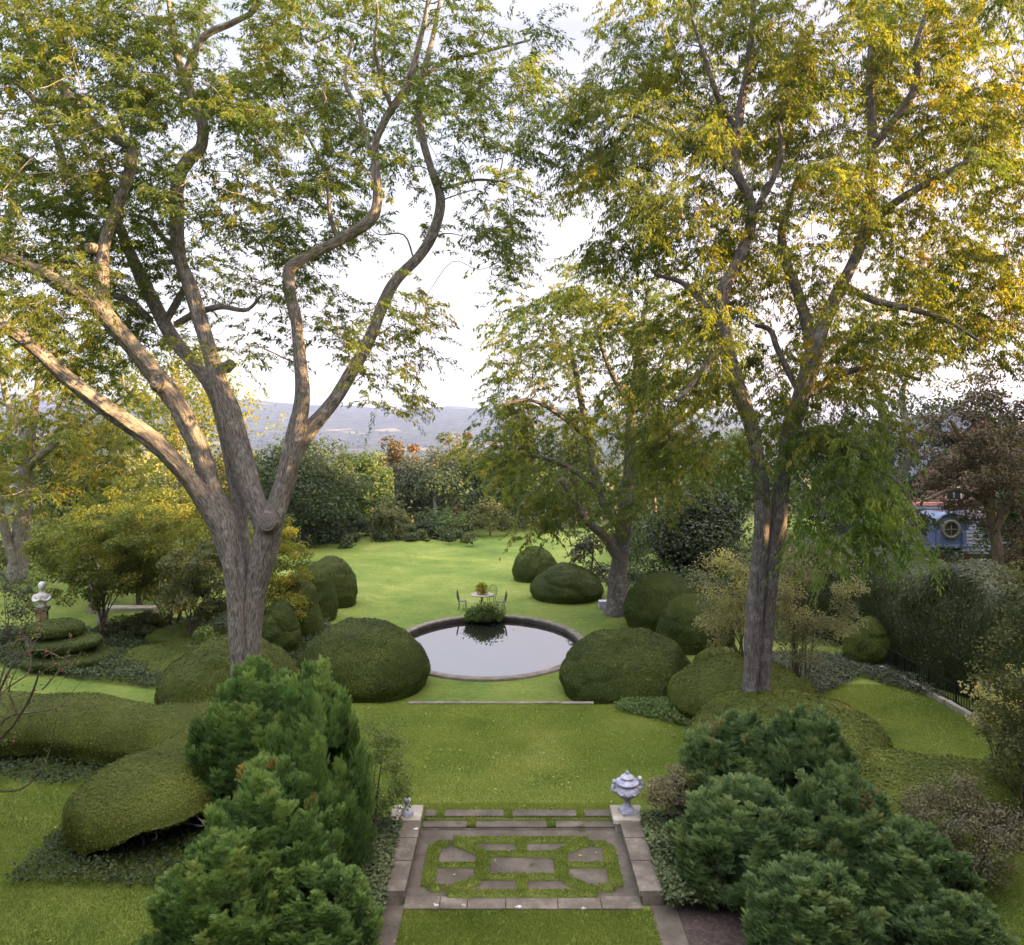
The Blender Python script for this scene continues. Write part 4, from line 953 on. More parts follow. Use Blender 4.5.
AR = {}
def arbor(key, label, cxp, topp, wpx, d, mat, group, rz):
    x = (cxp - CX) * d / F; h = CAMZ - (topp - HZ) * d / F; rad = wpx * d / F / 2
    if key not in AR:
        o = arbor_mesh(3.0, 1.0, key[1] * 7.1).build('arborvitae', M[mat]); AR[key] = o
    else:
        o = AR[key].copy(); COL.objects.link(o)
    z0 = -.14 if (TX0 - .3 < x < TX1 + .3) else 0.
    o.location = (x, d, z0 - .03); o.scale = (rad, rad, (h - z0) / 2.93); o.rotation_euler = (0, 0, rz)
    return tag(o, label, 'arborvitae', group)
GL, GR = 'arborvitae left of the terrace', 'arborvitae right of the terrace'
arbor(('arbor', 0), 'darker arborvitae rearmost in the left row, touching the locust trunk', 254, 670, 118, 16.0, 'arbor', GL, .3)
arbor(('arbor', 1), 'tall arborvitae nearest the ivy wall in the left row', 316, 676, 104, 13.6, 'arbor', GL, 1.2)
arbor(('arbor', 2), 'broad fresh green arborvitae at the middle of the left row', 268, 768, 136, 12.4, 'arbor', GL, 2.2)
arbor(('arbor', 0), 'pale tipped arborvitae in front on the left with its top over the dark lawn', 222, 840, 120, 11.4, 'arbor', GL, 4.0)
arbor(('arbor', 1), 'arborvitae lowest at the bottom edge on the left under the ivy', 318, 868, 112, 11.6, 'arbor', GL, 5.3)
arbor(('arbor_b', 0), 'broad blue-green arborvitae at the back of the right row by the locust trunk', 742, 716, 116, 15.4, 'arbor_b', GR, .8)
arbor(('arbor_b', 1), 'blue-green arborvitae right of the backmost one in the right row', 808, 714, 104, 14.6, 'arbor_b', GR, 2.9)
arbor(('arbor_b', 2), 'dark arborvitae closest to the ivy slope at the left of the right row', 748, 788, 130, 13.2, 'arbor_b', GR, 4.4)
arbor(('arbor_b', 0), 'middle arborvitae of the right row below the sloping hedge', 842, 774, 112, 13.2, 'arbor_b', GR, 3.6)
arbor(('arbor_b', 1), 'right arborvitae standing before the sloping hedge', 912, 830, 124, 12.2, 'arbor_b', GR, 5.6)
arbor(('arbor_b', 2), 'lowest arborvitae at the bottom right of the right row', 945, 893, 110, 11.2, 'arbor_b', GR, 1.5)
arbor(('arbor_b', 1), 'arborvitae at the bottom edge between the mulch and its row', 812, 868, 130, 11.3, 'arbor_b', GR, .1)

# ------------------------------------------------------------------ multi-stem shrubs
def multistem(name, label, cxp, basep, d, topp, wpx, mat, nst=6, n=40, ll=.10, nl=90, crown_lo=.35, cr=.4, group=None, cat='shrub', vmean=.5, vsd=.16, bark='bark_s', spread=.8, r0=.035, flat=.6, shell=.2, z0=None):
    x = (cxp - CX) * d / F; z0 = float(tz(x, d)) if z0 is None else z0
    zt = CAMZ - (topp - HZ) * d / F; h = zt - z0; rw = wpx * d / F / 2
    bx = (basep - CX) * d / F
    base = np.array([bx, d, z0])
    p = rdir(n * 2) * (rng.uniform(.2, 1, n * 2) ** .5)[:, None]
    zc = z0 + h * crown_lo
    C = np.stack([x + p[:, 0] * (rw - cr * .5), d + p[:, 1] * (rw - cr * .5) * .9, (zc + zt) / 2 + p[:, 2] * ((zt - zc) / 2 - cr * flat * .6)], 1)[:n]
    limbs = []
    for i in range(nst):
        a = rng.uniform(0, 2 * math.pi); b = base + np.array([math.cos(a), math.sin(a), 0]) * .15 * rng.uniform(.3, 1.5)
        tgt = C[rng.integers(0, n)]
        m1 = b + (tgt - b) * np.array([.22 * spread, .22 * spread, .38]) + rng.normal(0, .05, 3)
        m2 = b + (tgt - b) * np.array([.6, .6, .72])
        limbs.append((np.array([b - [0, 0, .05], m1, m2, tgt]), np.array([r0, r0 * .8, r0 * .55, r0 * .25])))
    fol = lambda mt, ml: puff_foliage(ml, C, cr * rng.uniform(.7, 1.2, n), nl, ll, ll * .6, vmean=vmean, vsd=vsd, flat=flat, shell=shell)
    return plant_tree(name, label, cat, base, limbs, C, fol, M[bark], M[mat], group, sides=7, rough=.06, per=4, grow_kw=dict(r_end=.005, k=.008, maxr=.025, sides=4, up=.3))

G_Y = 'yellow leaved multi-stem shrubs on the left'
multistem('yellow_shrub', 'yellow-green shrub leftmost of the group, above the slender pale stems', 98, 100, 30, 498, 132, 'yellow', 9, 120, .12, 150, .22, .48, G_Y, vmean=.34)
multistem('yellow_shrub', 'broad yellow-green shrub at the middle of the left group above the stone slab', 172, 170, 31.5, 486, 150, 'yellow', 10, 140, .12, 150, .18, .48, G_Y, vmean=.42)
multistem('yellow_shrub', 'olive shaded shrub with many fanning stems beside the left locust trunk', 205, 192, 29, 535, 104, 'olive', 10, 80, .11, 150, .25, .42, G_Y, vmean=.5)
multistem('yellow_shrub', 'bright golden shrub glowing behind the right side of the forked trunk', 276, 262, 29.5, 510, 78, 'yellow', 9, 90, .11, 130, .02, .38, G_Y, vmean=.62)
multistem('yellow_shrub', 'golden-topped shrub behind the others, seen between the limbs of the left locust', 140, 140, 36, 476, 170, 'yellow', 9, 130, .14, 140, .1, .55, G_Y, vmean=.5)
multistem('green_shrub', 'small fresh green fern-like shrub at the foot of the yellow shrubs', 205, 205, 26.6, 620, 44, 'bright', 6, 16, .12, 60, .05, .3, vmean=.6)
multistem('low_shrub', 'low olive shrub in front of the pale stone slab', 142, 142, 30.6, 612, 70, 'olive', 6, 34, .11, 110, .0, .3, None, vmean=.35)
multistem('pale_shrub', 'pale yellow multi-stem shrub right of the twin trunk', 805, 800, 23.2, 528, 124, 'pale', 12, 90, .085, 130, .18, .45, None, vmean=.42, r0=.025, shell=.1)
multistem('pale_shrub', 'pale yellow shrub left of the twin trunk with lemon tips', 728, 742, 24.6, 540, 80, 'pale', 9, 50, .085, 130, .18, .45, None, vmean=.62, r0=.025, shell=.1)
multistem('lawn_shrub', 'loose light green shrub over the left plinth of the terrace', 382, 376, 15.0, 706, 84, 'bright', 9, 60, .05, 120, .05, .25, None, vmean=.75, r0=.016, shell=.1, cat='shrub')
multistem('azalea', 'sparse brown-green azalea with pale bent stems right of the stone urn', 672, 690, 15.2, 764, 62, 'purple', 8, 46, .045, 120, .3, .2, None, vmean=.7, bark='twig_g', r0=.02, shell=.1)
multistem('dusky_bush', 'dusky grey twiggy bush at the lower right edge', 965, 965, 13.4, 775, 130, 'purple', 16, 100, .05, 150, .05, .3, None, vmean=.5, bark='twig_g', r0=.018, shell=.1)
multistem('edge_shrub', 'tall olive shrub with lime tips at the right edge before the tall hedge', 1030, 1030, 15., 560, 110, 'olive', 10, 90, .075, 130, .1, .38, None, vmean=.5, r0=.03, shell=.1)
multistem('edge_shrub', 'lime yellow leaved shrub in front of the tall hedge foot at right', 1002, 1000, 17., 655, 70, 'pale', 8, 34, .09, 60, .15, .35, None, vmean=.6, r0=.02)
multistem('grey_shrub', 'grey-leaved shrub at the left edge left of the bust', 12, 10, 29.5, 565, 60, 'greygreen', 7, 26, .10, 70, .1, .4, None, vmean=.6, r0=.02)

# bare rose branches with red hips at the left edge
def rose():
    base = np.array([(-28 - CX) * 14.6 / F, 14.6, 0.]); root = empty('rose_shrub', base, 'thin grey rose branches with red hips at the left edge', 'shrub')
    mb = MB(); ends = []
    for b in [[(-30, 850, 9), (-12, 760, 8), (20, 722, 6), (42, 690, 5), (55, 660, 3), (64, 640, 2)], [(-30, 850, 8), (-20, 740, 6), (5, 668, 5), (28, 655, 4), (46, 665, 3), (52, 672, 2)],
              [(-12, 760, 6), (0, 722, 5), (36, 716, 3), (55, 712, 2)], [(42, 690, 4), (58, 672, 3), (72, 668, 2)], [(-30, 820, 6), (-5, 690, 4), (12, 640, 3), (30, 612, 2)],
              [(20, 722, 4), (10, 690, 3), (18, 668, 2)], [(-20, 740, 5), (-10, 700, 4), (10, 680, 3), (-4, 650, 2)], [(28, 655, 3), (36, 635, 2), (34, 618, 1)], [(-10, 790, 5), (20, 790, 4), (40, 770, 3), (48, 750, 2)]]:
        dd = 14.6 + rng.normal(0, .4)
        pts = np.array([P(a[0], a[1], 14.6) + np.array([0, (dd - 14.6) * i / 4, 0]) for i, a in enumerate(b)]); pts[0, 2] = max(pts[0, 2], 0) 
        tube(mb, pts - base, [a[2] * 14.6 / F / 2 * .45 for a in b], sides=6, per=4); c = catmull(pts, 4); ends.append(c[len(c) // 2:])
        for _ in range(9):
            s = c[rng.integers(2, len(c))]; e = s + rng.normal(0, .22, 3) + [0, 0, .12]; tube(mb, [s - base, (s + e) / 2 - base + rng.normal(0, .03, 3), e - base], [.008, .006, .003], sides=4, per=3); ends.append(e[None])
    mb.build('branches', M['bark_s'], root)
    E = np.vstack(ends); ml = MB(); k = E[rng.integers(0, len(E), 320)] + rng.normal(0, .06, (320, 3)) - base
    leaves(ml, k, rdir(320), norm(rng.normal(0, .5, (320, 3)) + [0, 0, 1]), .055, .035, rng.uniform(.3, 1, 320)); ml.build('leaves', M['bright'], root)
    red = plain_mat('rose_hip_red', (.45, .06, .06), .4)
    for e in E[rng.integers(0, len(E), 14)]:
        mh = MB(); mh.lathe([(.002, -.02), (.016, -.012), (.02, 0), (.014, .014), (.004, .02)], (0, 0, 0), 8)
        mh.build('rose_hip', red, root, loc=e - base + rng.normal(0, .03, 3))
rose()

# ------------------------------------------------------------------ ground cover
def cover(name, label, poly, n, leaf, mat, hgt=.12, vmean=.5, mound=.1):
    poly = np.array(poly, float); lo, hi = poly.min(0), poly.max(0)
    pts = []
    while sum(map(len, pts)) < n:
        q = rng.uniform(lo, hi, (n * 2, 2)); x, y = q[:, 0], q[:, 1]; ins = np.zeros(len(q), bool); j = len(poly) - 1
        for i in range(len(poly)):
            xi, yi = poly[i]; xj, yj = poly[j]
            ins ^= ((yi > y) != (yj > y)) & (x < (xj - xi) * (y - yi) / (yj - yi + 1e-12) + xi); j = i
        pts.append(q[ins])
    q = np.vstack(pts)[:n]
    lump = .5 + .5 * vnoise(np.stack([q[:, 0] * 1.6, q[:, 1] * 1.6, 0 * q[:, 0]], 1))
    z = tz(q[:, 0], q[:, 1]) + .02 + rng.uniform(0, 1, n) ** .7 * hgt * (.5 + lump) + mound * lump
    pos = np.stack([q[:, 0], q[:, 1], z], 1)
    nr = norm(rng.normal(0, .5, (n, 3)) + [0, -.15, 1]); ld = norm(np.cross(nr, rdir(n)))
    mb = MB(); sc = rng.uniform(.6, 1.3, n)
    leaves(mb, pos, ld, nr, leaf * sc, leaf * .75 * sc, vmean + rng.normal(0, .15, n) + .15 * (lump - .5), fold=.12, mid=.4)
    o = mb.build(name, M[mat]); return tag(o, label, None, None, 'stuff')
cover('ivy_groundcover', 'dark ivy covering the bed between the left wall and the arborvitae', [(-2.15, 12.0), (-2.25, 15.3), (-3.6, 15.6), (-3.4, 11.8)], 9000, .075, 'ivy', .16)
cover('ivy_groundcover', 'ivy sloping between the right terrace wall and the arborvitae', [(2.6, 12.6), (2.62, 15.4), (3.9, 15.6), (4.2, 12.6)], 9000, .075, 'ivy', .16)
cover('periwinkle_groundcover', 'dark low groundcover under the stemmy hedge on the left', [(-9.0, 13.3), (-5.2, 13.1), (-4.9, 17.5), (-8.6, 17.6), (-9.1, 15)], 9000, .07, 'mixed', .12, .45)
cover('periwinkle_groundcover', 'groundcover beneath the long hedge at the left edge', [(-14, 17.4), (-8, 17.0), (-7.6, 18.6), (-14, 19.5)], 5000, .08, 'mixed', .12, .4)
cover('periwinkle_groundcover', 'bright green groundcover between the right pool dome and its neighbour', [(3.0, 21.8), (5.2, 20.2), (6.2, 21.5), (7.4, 24.5), (5.6, 25.5), (3.6, 23.3)], 9000, .09, 'bright', .14, .5)
cover('periwinkle_groundcover', 'grey-green groundcover around the pale shrub and the foot of the tall hedge', [(7.2, 20.2), (8.6, 20.4), (9.2, 22.6), (11.6, 25.0), (13., 22.4), (13.4, 24.5), (12.8, 28.), (9, 28), (7.2, 25)], 16000, .09, 'greygreen', .16, .35)
cover('fern_and_shade_cover', 'dark greenery under the yellow shrubs on the left, spread wider as painted shade', [(-19.5, 27.), (-14.2, 24.6), (-11, 23.6), (-7.6, 24.6), (-7.2, 31), (-9, 35), (-14, 35), (-15, 32), (-21, 31)], 42000, .11, 'mixed', .22, .4)  # leaf bed widened so its dark colour stands in for ground shade
cover('bed_groundcover', 'dark planting behind the domes right of the lone locust', [(6.5, 35), (9, 31), (13, 29.5), (14, 40), (9, 46), (5, 46)], 9000, .14, 'mixed', .3, .4)

# ------------------------------------------------------------------ terrace
def build_terrace():
    mb = MB()
    nx, ny = 40, 40
    xs = np.linspace(TX0 - .05, TX1 + .05, nx); ys = np.linspace(13.02, 15.42, ny); X, Y = np.meshgrid(xs, ys)
    grid_mesh(mb, np.stack([X, Y, np.full_like(X, -.118) + .004 * vnoise(np.stack([X * 2, Y * 2, X * 0], -1))], -1), closed=False)
    struct(mb.build('terrace_paving', M['paving']))
    mb = MB()                                                   # border of stones along the near edge
    x = TX0 - .02
    for w in (.62, .48, .66, .9, .75, .70):
        w = min(w, TX1 + .04 - x)
        mb.box((x + w / 2, 13.0, -.16), (w - .012, .34, .12), taper=.99); x += w
    struct(mb.build('border_stones', M['stone']))
    # two shallow stone treads with turf growing in the joints
    mb = MB()
    for (a, b) in ((-1.84, -.93), (-.75, .72), (.90, 2.19)): mb.box(((a + b) / 2, 15.555, -.15), (b - a, .245, .18), taper=.992)
    for (a, b) in ((-1.84, -1.60), (-1.42, -.17), (.0, 1.36), (1.52, 2.19)): mb.box(((a + b) / 2, 15.86, -.085), (b - a, .26, .20), taper=.992)
    struct(mb.build('stone_treads', M['paving']))
    mb = MB()
    mb.box(((TX0 + TX1) / 2, 15.425, -.15), (TX1 - TX0 - .02, .03, .10)); struct(mb.build('step_riser', M['stone']))
    # side paths at the near end
    mb = MB()
    mb.box((-2.04, 11.2, -.16), (.38, 3.5, .07)); mb.box((2.60, 11.2, -.16), (.44, 3.5, .07))
    struct(mb.build('side_path', M['paving']))
    mb = MB(); mb.box((3.36, 11.2, -.15), (1.06, 3.6, .05)); mb.box((-2.62, 11.2, -.15), (.76, 3.6, .05)); struct(mb.build('mulch_bed', M['soil']))
build_terrace()

def wall(label, xi, xo, y0, y1):
    mb = MB(); y = y0; sg = 1 if xo > xi else -1
    for L in (.95, .78, 1.1, .9):
        L = min(L, y1 - y)
        if L <= .05: break
        n = 8
        mb.box(((xi + xo) / 2, y + L / 2, .075), (abs(xo - xi), L - .015, .09), taper=.985)
        y += L
    mb.box(((xi + xo) / 2 + sg * .03, (y0 + y1) / 2, -.10), (abs(xo - xi) - .06, y1 - y0 - .02, .26))
    tag(mb.build('low_wall', M['stone']), label, 'low wall', 'low walls beside the paved terrace')
wall('low stone wall with flaking pale edge along the left side of the terrace', TX0, TX0 - .42, 12.95, 15.28)
wall('low stone wall along the right side of the terrace below the urn', TX1, TX1 + .42, 12.95, 15.28)
def plinth(x, label):
    mb = MB(); mb.box((0, 0, .12), (.56, .56, .30)); mb.box((0, 0, .31), (.66, .66, .075), taper=.97)
    return tag(mb.build('plinth', M['slab'], loc=(x, 15.62, -.21)), label, 'plinth', 'square stone plinths at the steps')
plinth(2.40, 'square stone plinth under the ornate urn'); plinth(-2.20, 'square pale stone plinth at the left end of the steps')

def urn(x, y, z, label):
    root = empty('garden_urn', (x, y, z), label, 'urn')
    mb = MB(); mb.box((0, 0, .03), (.30, .30, .06)); mb.lathe([(.15, .06), (.155, .08), (.13, .10), (.09, .14), (.06, .20), (.05, .255), (.075, .275), (.075, .29), (.055, .30)], n=28); mb.build('foot', M['lead'], root)
    gad = lambda a, z: 1 + .07 * np.abs(np.sin(a * 8)) * np.exp(-((z - .40) / .06) ** 2) + .06 * np.sin(a * 6 + z * 40) * np.exp(-((z - .50) / .04) ** 2)
    mb = MB(); mb.lathe([(.05, .29), (.10, .315), (.17, .36), (.225, .42), (.245, .475), (.235, .53), (.205, .565), (.19, .59), (.20, .61), (.235, .63), (.24, .645)], n=72, mod=gad)
    for k in range(10):                                           # swags and fruit in relief
        a = k * math.pi / 5
        for j in range(3):
            aa = a + (j - 1) * .16; rr = .035 - .008 * abs(j - 1)
            mb.lathe([(.001, -rr), (rr * .7, -rr * .7), (rr, 0), (rr * .7, rr * .7), (.001, rr)], (.235 * math.cos(aa), .235 * math.sin(aa), .47 - .02 * (j == 1)), 9)
    mb.build('body', M['lead'], root)
    mb = MB(); mb.lathe([(.24, .645), (.235, .665), (.17, .69), (.13, .715), (.125, .735), (.145, .745), (.14, .76), (.09, .79), (.055, .82), (.035, .835), (.04, .85), (.025, .875), (.004, .895)], n=36); mb.build('lid', M['lead'], root)
    for s in (-1, 1):
        mb = MB()
        tube(mb, [(s * .20, 0, .50), (s * .29, 0, .49), (s * .335, 0, .55), (s * .31, 0, .62), (s * .26, 0, .635), (s * .255, 0, .60)], [.035, .036, .034, .032, .028, .02], sides=10, per=5)
        mb.lathe([(.001, -.05), (.035, -.04), (.05, 0), (.035, .04), (.001, .05)], (s * .285, 0, .69), 12); mb.lathe([(.001, -.04), (.035, -.02), (.035, .02), (.001, .045)], (s * .335, 0, .52), 10)
        tube(mb, [(s * .285, 0, .66), (s * .295, 0, .62)], [.03, .035], sides=8, per=1)
        mb.build('handle', M['lead'], root)
    root.scale = (1.0, 1.0, .98); root.rotation_euler = (0, 0, .25)
    return root
urn(2.40, 15.62, .14, 'ornate lidded blue-grey stone urn with scroll handles on the right plinth')
mb = MB(); mb.lathe([(.13, 0), (.13, .05), (.09, .09), (.055, .16), (.05, .24), (.075, .27), (.07, .31), (.03, .33)], n=20)
tag(mb.build('stone_fragment', M['lead'], loc=(-2.17, 15.55, .14)), 'broken pale stone pedestal foot left standing on the left plinth', 'stone fragment')

# parterre of turf strips sunk in the paving
def turf():
    strips = []
    z = -.085; x0, x1, y0, y1 = -1.52, 1.88, 13.22, 14.98
    cx, cy = (x0 + x1) / 2, (y0 + y1) / 2; w = .20
    def seg(a, b, ww=w): strips.append((np.array(a, float), np.array(b, float), ww))
    n = .34                                                           # corner notch
    seg((x0, y0 + .20), (x0, y1 - .20), .24); seg((x1, y0 + .20), (x1, y1 - .20), .24)
    seg((x0 + n, y0), (x1 - n, y0), .19); seg((x0 + n, y1), (x1 - n, y1), .17)
    seg((x0, y0 + .17), (x0 + n, y0 + .17), .17); seg((x1, y0 + .17), (x1 - n, y0 + .17), .17)
    seg((x0, y1 - .15), (x0 + n, y1 - .15), .17); seg((x1, y1 - .15), (x1 - n, y1 - .15), .17)
    for sx in (-1, 1):
        seg((cx + sx * .74, cy - .46), (cx + sx * .74, cy + .46), .25)
        seg((cx + sx * 1.60, cy), (cx + sx * .74, cy), .12)
        for sy in (-1, 1): seg((cx + sx * 1.34, cy + sy * .82), (cx + sx * .76, cy + sy * .44), .21)
    for sy in (-1, 1):
        seg((cx - .74, cy + sy * .37), (cx + .74, cy + sy * .37), .15); seg((cx, cy + sy * .37), (cx, cy + sy * .88), .20)
    return strips, z
def build_turf():
    strips, z = turf()
    extra = [((-1.84, 15.705), (2.19, 15.705), .055), ((-.84, 15.44), (-.84, 15.7), .17), ((.81, 15.44), (.81, 15.7), .17), ((-1.51, 15.72), (-1.51, 16.02), .17), ((-.085, 15.72), (-.085, 16.02), .17), ((1.44, 15.72), (1.44, 16.02), .15)]
    mb = MB(); bl = MB()
    for k, (a, b, w) in enumerate(strips + [(np.array(a), np.array(b), w) for a, b, w in extra]):
        L = np.linalg.norm(b - a); d = (b - a) / L; n_ = np.array([-d[1], d[0]])
        zz = (z if k < len(strips) else (-.05 if k != len(strips) + 1 and k != len(strips) + 2 else -.05)) + .0017 * (k % 7)
        if k >= len(strips) + 3: zz = .004
        m = max(4, int(L / .06)); s = np.linspace(0, 1, m)[:, None]; prof = np.array([(-.5, -.06), (-.5, .0), (-.35, .014), (0, .022), (.35, .014), (.5, .0), (.5, -.06)])
        c = a + (b - a) * s
        wob = w * (1 + .12 * vnoise(np.stack([c[:, 0] * 5, c[:, 1] * 5, np.full(m, k * 3.)], 1)))
        V = np.zeros((m, 7, 3)); V[..., :2] = c[:, None] + n_ * (prof[:, 0] * wob[:, None])[..., None]; V[..., 2] = zz + prof[:, 1]
        V[0, :, 2] = zz - .06; V[-1, :, 2] = zz - .06; V[0, :, :2] = V[1, :, :2] - d * .012; V[-1, :, :2] = V[-2, :, :2] + d * .012
        grid_mesh(mb, V, closed=False, var=.5)
        nb = int(L * w * 5200)
        u, v = rng.uniform(0, 1, nb), rng.uniform(-.53, .53, nb)
        pos = np.zeros((nb, 3)); pos[:, :2] = a + (b - a) * u[:, None] + n_ * (v * w)[:, None]; pos[:, 2] = zz - .005 + .02 * (1 - (2 * v) ** 2)
        vv = .5 + .25 * vnoise(pos * 2.3) + rng.normal(0, .14, nb)
        leaves(mb, pos, norm(rng.normal(0, .45, (nb, 3)) + [0, 0, 1]), rdir(nb), rng.uniform(.03, .065, nb), .012, vv, fold=.1)
    tag(mb.build('parterre_turf', M['grass']), 'mown turf strips forming the pattern in the terrace paving', None, None, 'stuff')
    # turf of the near lawn panel and fringe along the treads
    bl = MB()
    def patch(x0, x1, y0, y1, n, z=None, hh=(.03, .07)):
        x = rng.uniform(x0, x1, n); y = rng.uniform(y0, y1, n); zz = ground_z(x, y) if z is None else np.full(n, z)
        pos = np.stack([x, y, zz - .005], 1); vv = .45 + .25 * vnoise(pos * 1.1) + rng.normal(0, .13, n)
        leaves(bl, pos, norm(rng.normal(0, .4, (n, 3)) + [0, 0, 1]), rdir(n), rng.uniform(*hh, n), .013, vv, fold=.1)
    patch(-1.86, 2.40, 11.6, 12.83, 26000); patch(-2., 2.1, 15.98, 16.25, 4500); patch(-15, -4.6, 10.5, 17.2, 120000, hh=(.03, .06)); patch(-6, 6.4, 16.2, 22.33, 230000, hh=(.022, .045)); patch(7.2, 13., 16.6, 24.2, 90000, hh=(.025, .05)); patch(6, 11, 9.5, 16, 60000, hh=(.03, .06))
    tag(bl.build('grass_blades', M['grass']), 'short grass blades on the near lawn and the lawn panel', None, None, 'stuff')
build_turf()

# stone edge of the upper lawn
mb = MB(); x = -3.1
while x < 1.6:
    L = rng.uniform(.7, 1.2); mb.box((x + L / 2, 22.42 + .02 * math.sin(x * 3), -.20), (L - .01, .17, .43), taper=.985); x += L
struct(mb.build('lawn_edge_step', M['kerb']))

# ------------------------------------------------------------------ pool
def pool():
    cx, cy, ax, ay = POOL; n = 120
    a = np.linspace(0, 2 * math.pi, n, endpoint=False)[:, None]
    zt = float(tz(cx, cy)) + .05
    prof = [(0, -.35), (0, .0), (-.015, .02), (-.30, .025), (-.32, .0), (-.32, -.09), (-.30, -.11), (-.30, -.75)]
    V = np.stack([np.stack([cx + (ax + p[0]) * np.cos(a[:, 0]), cy + (ay + p[0]) * np.sin(a[:, 0]), zt + p[1] + .006 * vnoise(np.concatenate([np.cos(a) * 9, np.sin(a) * 9, a * 0], 1))], -1) for p in prof], 0)
    mb = MB(); grid_mesh(mb, V)
    tag(mb.build('pool_coping', M['kerb']), 'oval stone coping ring around the reflecting pool', 'pool edge')
    mb = MB(); v = np.concatenate([np.stack([cx + (ax - .30) * np.cos(a[:, 0]), cy + (ay - .30) * np.sin(a[:, 0]), np.full(n, zt - .19)], 1), [[cx, cy, zt - .19]]])
    mb.add(v, tris=[[k, (k + 1) % n, n] for k in range(n)]); struct(mb.build('water', M['water']))
    # marginal plants at the far edge
    k = 1500; bx, by = (484 - CX) * 35 / F, 35.0
    q = rng.normal(0, 1, (k, 2)) * np.array([.36, .2]); pos = np.stack([bx + q[:, 0].clip(-.75, .75), by + q[:, 1].clip(-.5, .5), np.full(k, zt - .1)], 1)
    mb = MB(); d = norm(np.stack([q[:, 0] * .45, q[:, 1] * .5, np.ones(k)], 1) + rng.normal(0, .28, (k, 3)))
    leaves(mb, pos, d, rdir(k), rng.uniform(.3, .7, k) * (1 - .25 * np.abs(q[:, 0])).clip(.3), .075, rng.uniform(0, 1, k), fold=.1)
    k2 = 1100; q = rng.normal(0, 1, (k2, 3)) * np.array([.36, .22, .15])
    leaves(mb, np.array([bx, by, zt + .34]) + q, rdir(k2), norm(rng.normal(0, .5, (k2, 3)) + [0, 0, 1]), .13, .08, rng.uniform(.2, 1, k2))
    tag(mb.build('water_plants', M['bright']), 'clump of leafy marginal plants at the far rim of the pool', 'water plant')
pool()

# ------------------------------------------------------------------ table, chairs, planter
def table_set():
    tx, ty = (482 - CX) * 37. / F, 37.0; z = float(tz(tx, ty))
    root = empty('garden_table', (tx, ty, z), 'round marble-topped garden table beyond the pool', 'table')
    mb = MB(); mb.lathe([(.001, .70), (.55, .70), (.57, .715), (.57, .735), (.54, .745), (.001, .746)], n=40); mb.build('table_top', M['slab'], root)
    mb = MB()
    for k in range(3):
        a = k * 2.094 + .4; c, s = math.cos(a), math.sin(a)
        tube(mb, [(.06 * c, .06 * s, .70), (.05 * c, .05 * s, .40), (.16 * c, .16 * s, .15), (.36 * c, .36 * s, .02)], [.02, .02, .02, .022], sides=7)
    mb.build('pedestal', M['chair'], root)
    pr = empty('flower_pot', (tx, ty, z + .746), 'pot of yellow and bronze foliage standing on the garden table', 'potted plant')
    mb = MB(); mb.lathe([(.08, 0), (.12, .16), (.13, .18), (.115, .18), (.11, .15)], n=20); mb.build('pot', M['pinkclay'], pr)
    mb = MB(); n = 420; q = norm(rng.normal(0, 1, (n, 3)) + [0, 0, .5]); leaves(mb, np.array([0, 0, .22]) + q * rng.uniform(.05, .30, (n, 1)), norm(q + rng.normal(0, .3, (n, 3))), rdir(n), .12, .05, rng.uniform(.2, 1, n)); mb.build('foliage', M['yellow'], pr)
    G = 'wire chairs around the garden table'
    def chair(x, y, rz, label):
        r = empty('wire_chair', (x, y, float(tz(x, y))), label, 'chair', G); r.rotation_euler = (0, 0, rz)
        mb = MB(); mb.lathe([(.001, .44), (.20, .44), (.22, .45), (.21, .465), (.001, .468)], n=24); mb.build('seat', M['chair'], r)
        mb = MB()
        tube(mb, [(-.2, .18, .45), (-.22, .24, .70), (-.15, .27, .90), (0, .28, .96), (.15, .27, .90), (.22, .24, .70), (.2, .18, .45)], [.014] * 7, sides=6)
        for k in range(-2, 3): tube(mb, [(k * .07, .20, .45), (k * .075, .26, .92 - abs(k) * .03)], [.008, .008], sides=5, per=2)
        tube(mb, [(-.21, .22, .66), (0, .25, .67), (.21, .22, .66)], [.008] * 3, sides=5)
        mb.build('backrest', M['chair'], r)
        for sx in (-1, 1):
            for sy in (-1, 1):
                mb = MB(); tube(mb, [(sx * .15, sy * .15, .45), (sx * .17, sy * .17, .2), (sx * .20, sy * .21, 0)], [.014, .013, .012], sides=6); mb.build('leg', M['chair'], r)
        return r
    chair(tx - .95, ty - .15, R(85), 'wire garden chair on the left of the marble table')
    chair(tx + .95, ty - .35, R(-80), 'wire garden chair on the right of the marble table')
    chair(tx + .45, ty + 1.0, R(-15), 'wire garden chair behind the marble table, nearest the far lawn')
table_set()

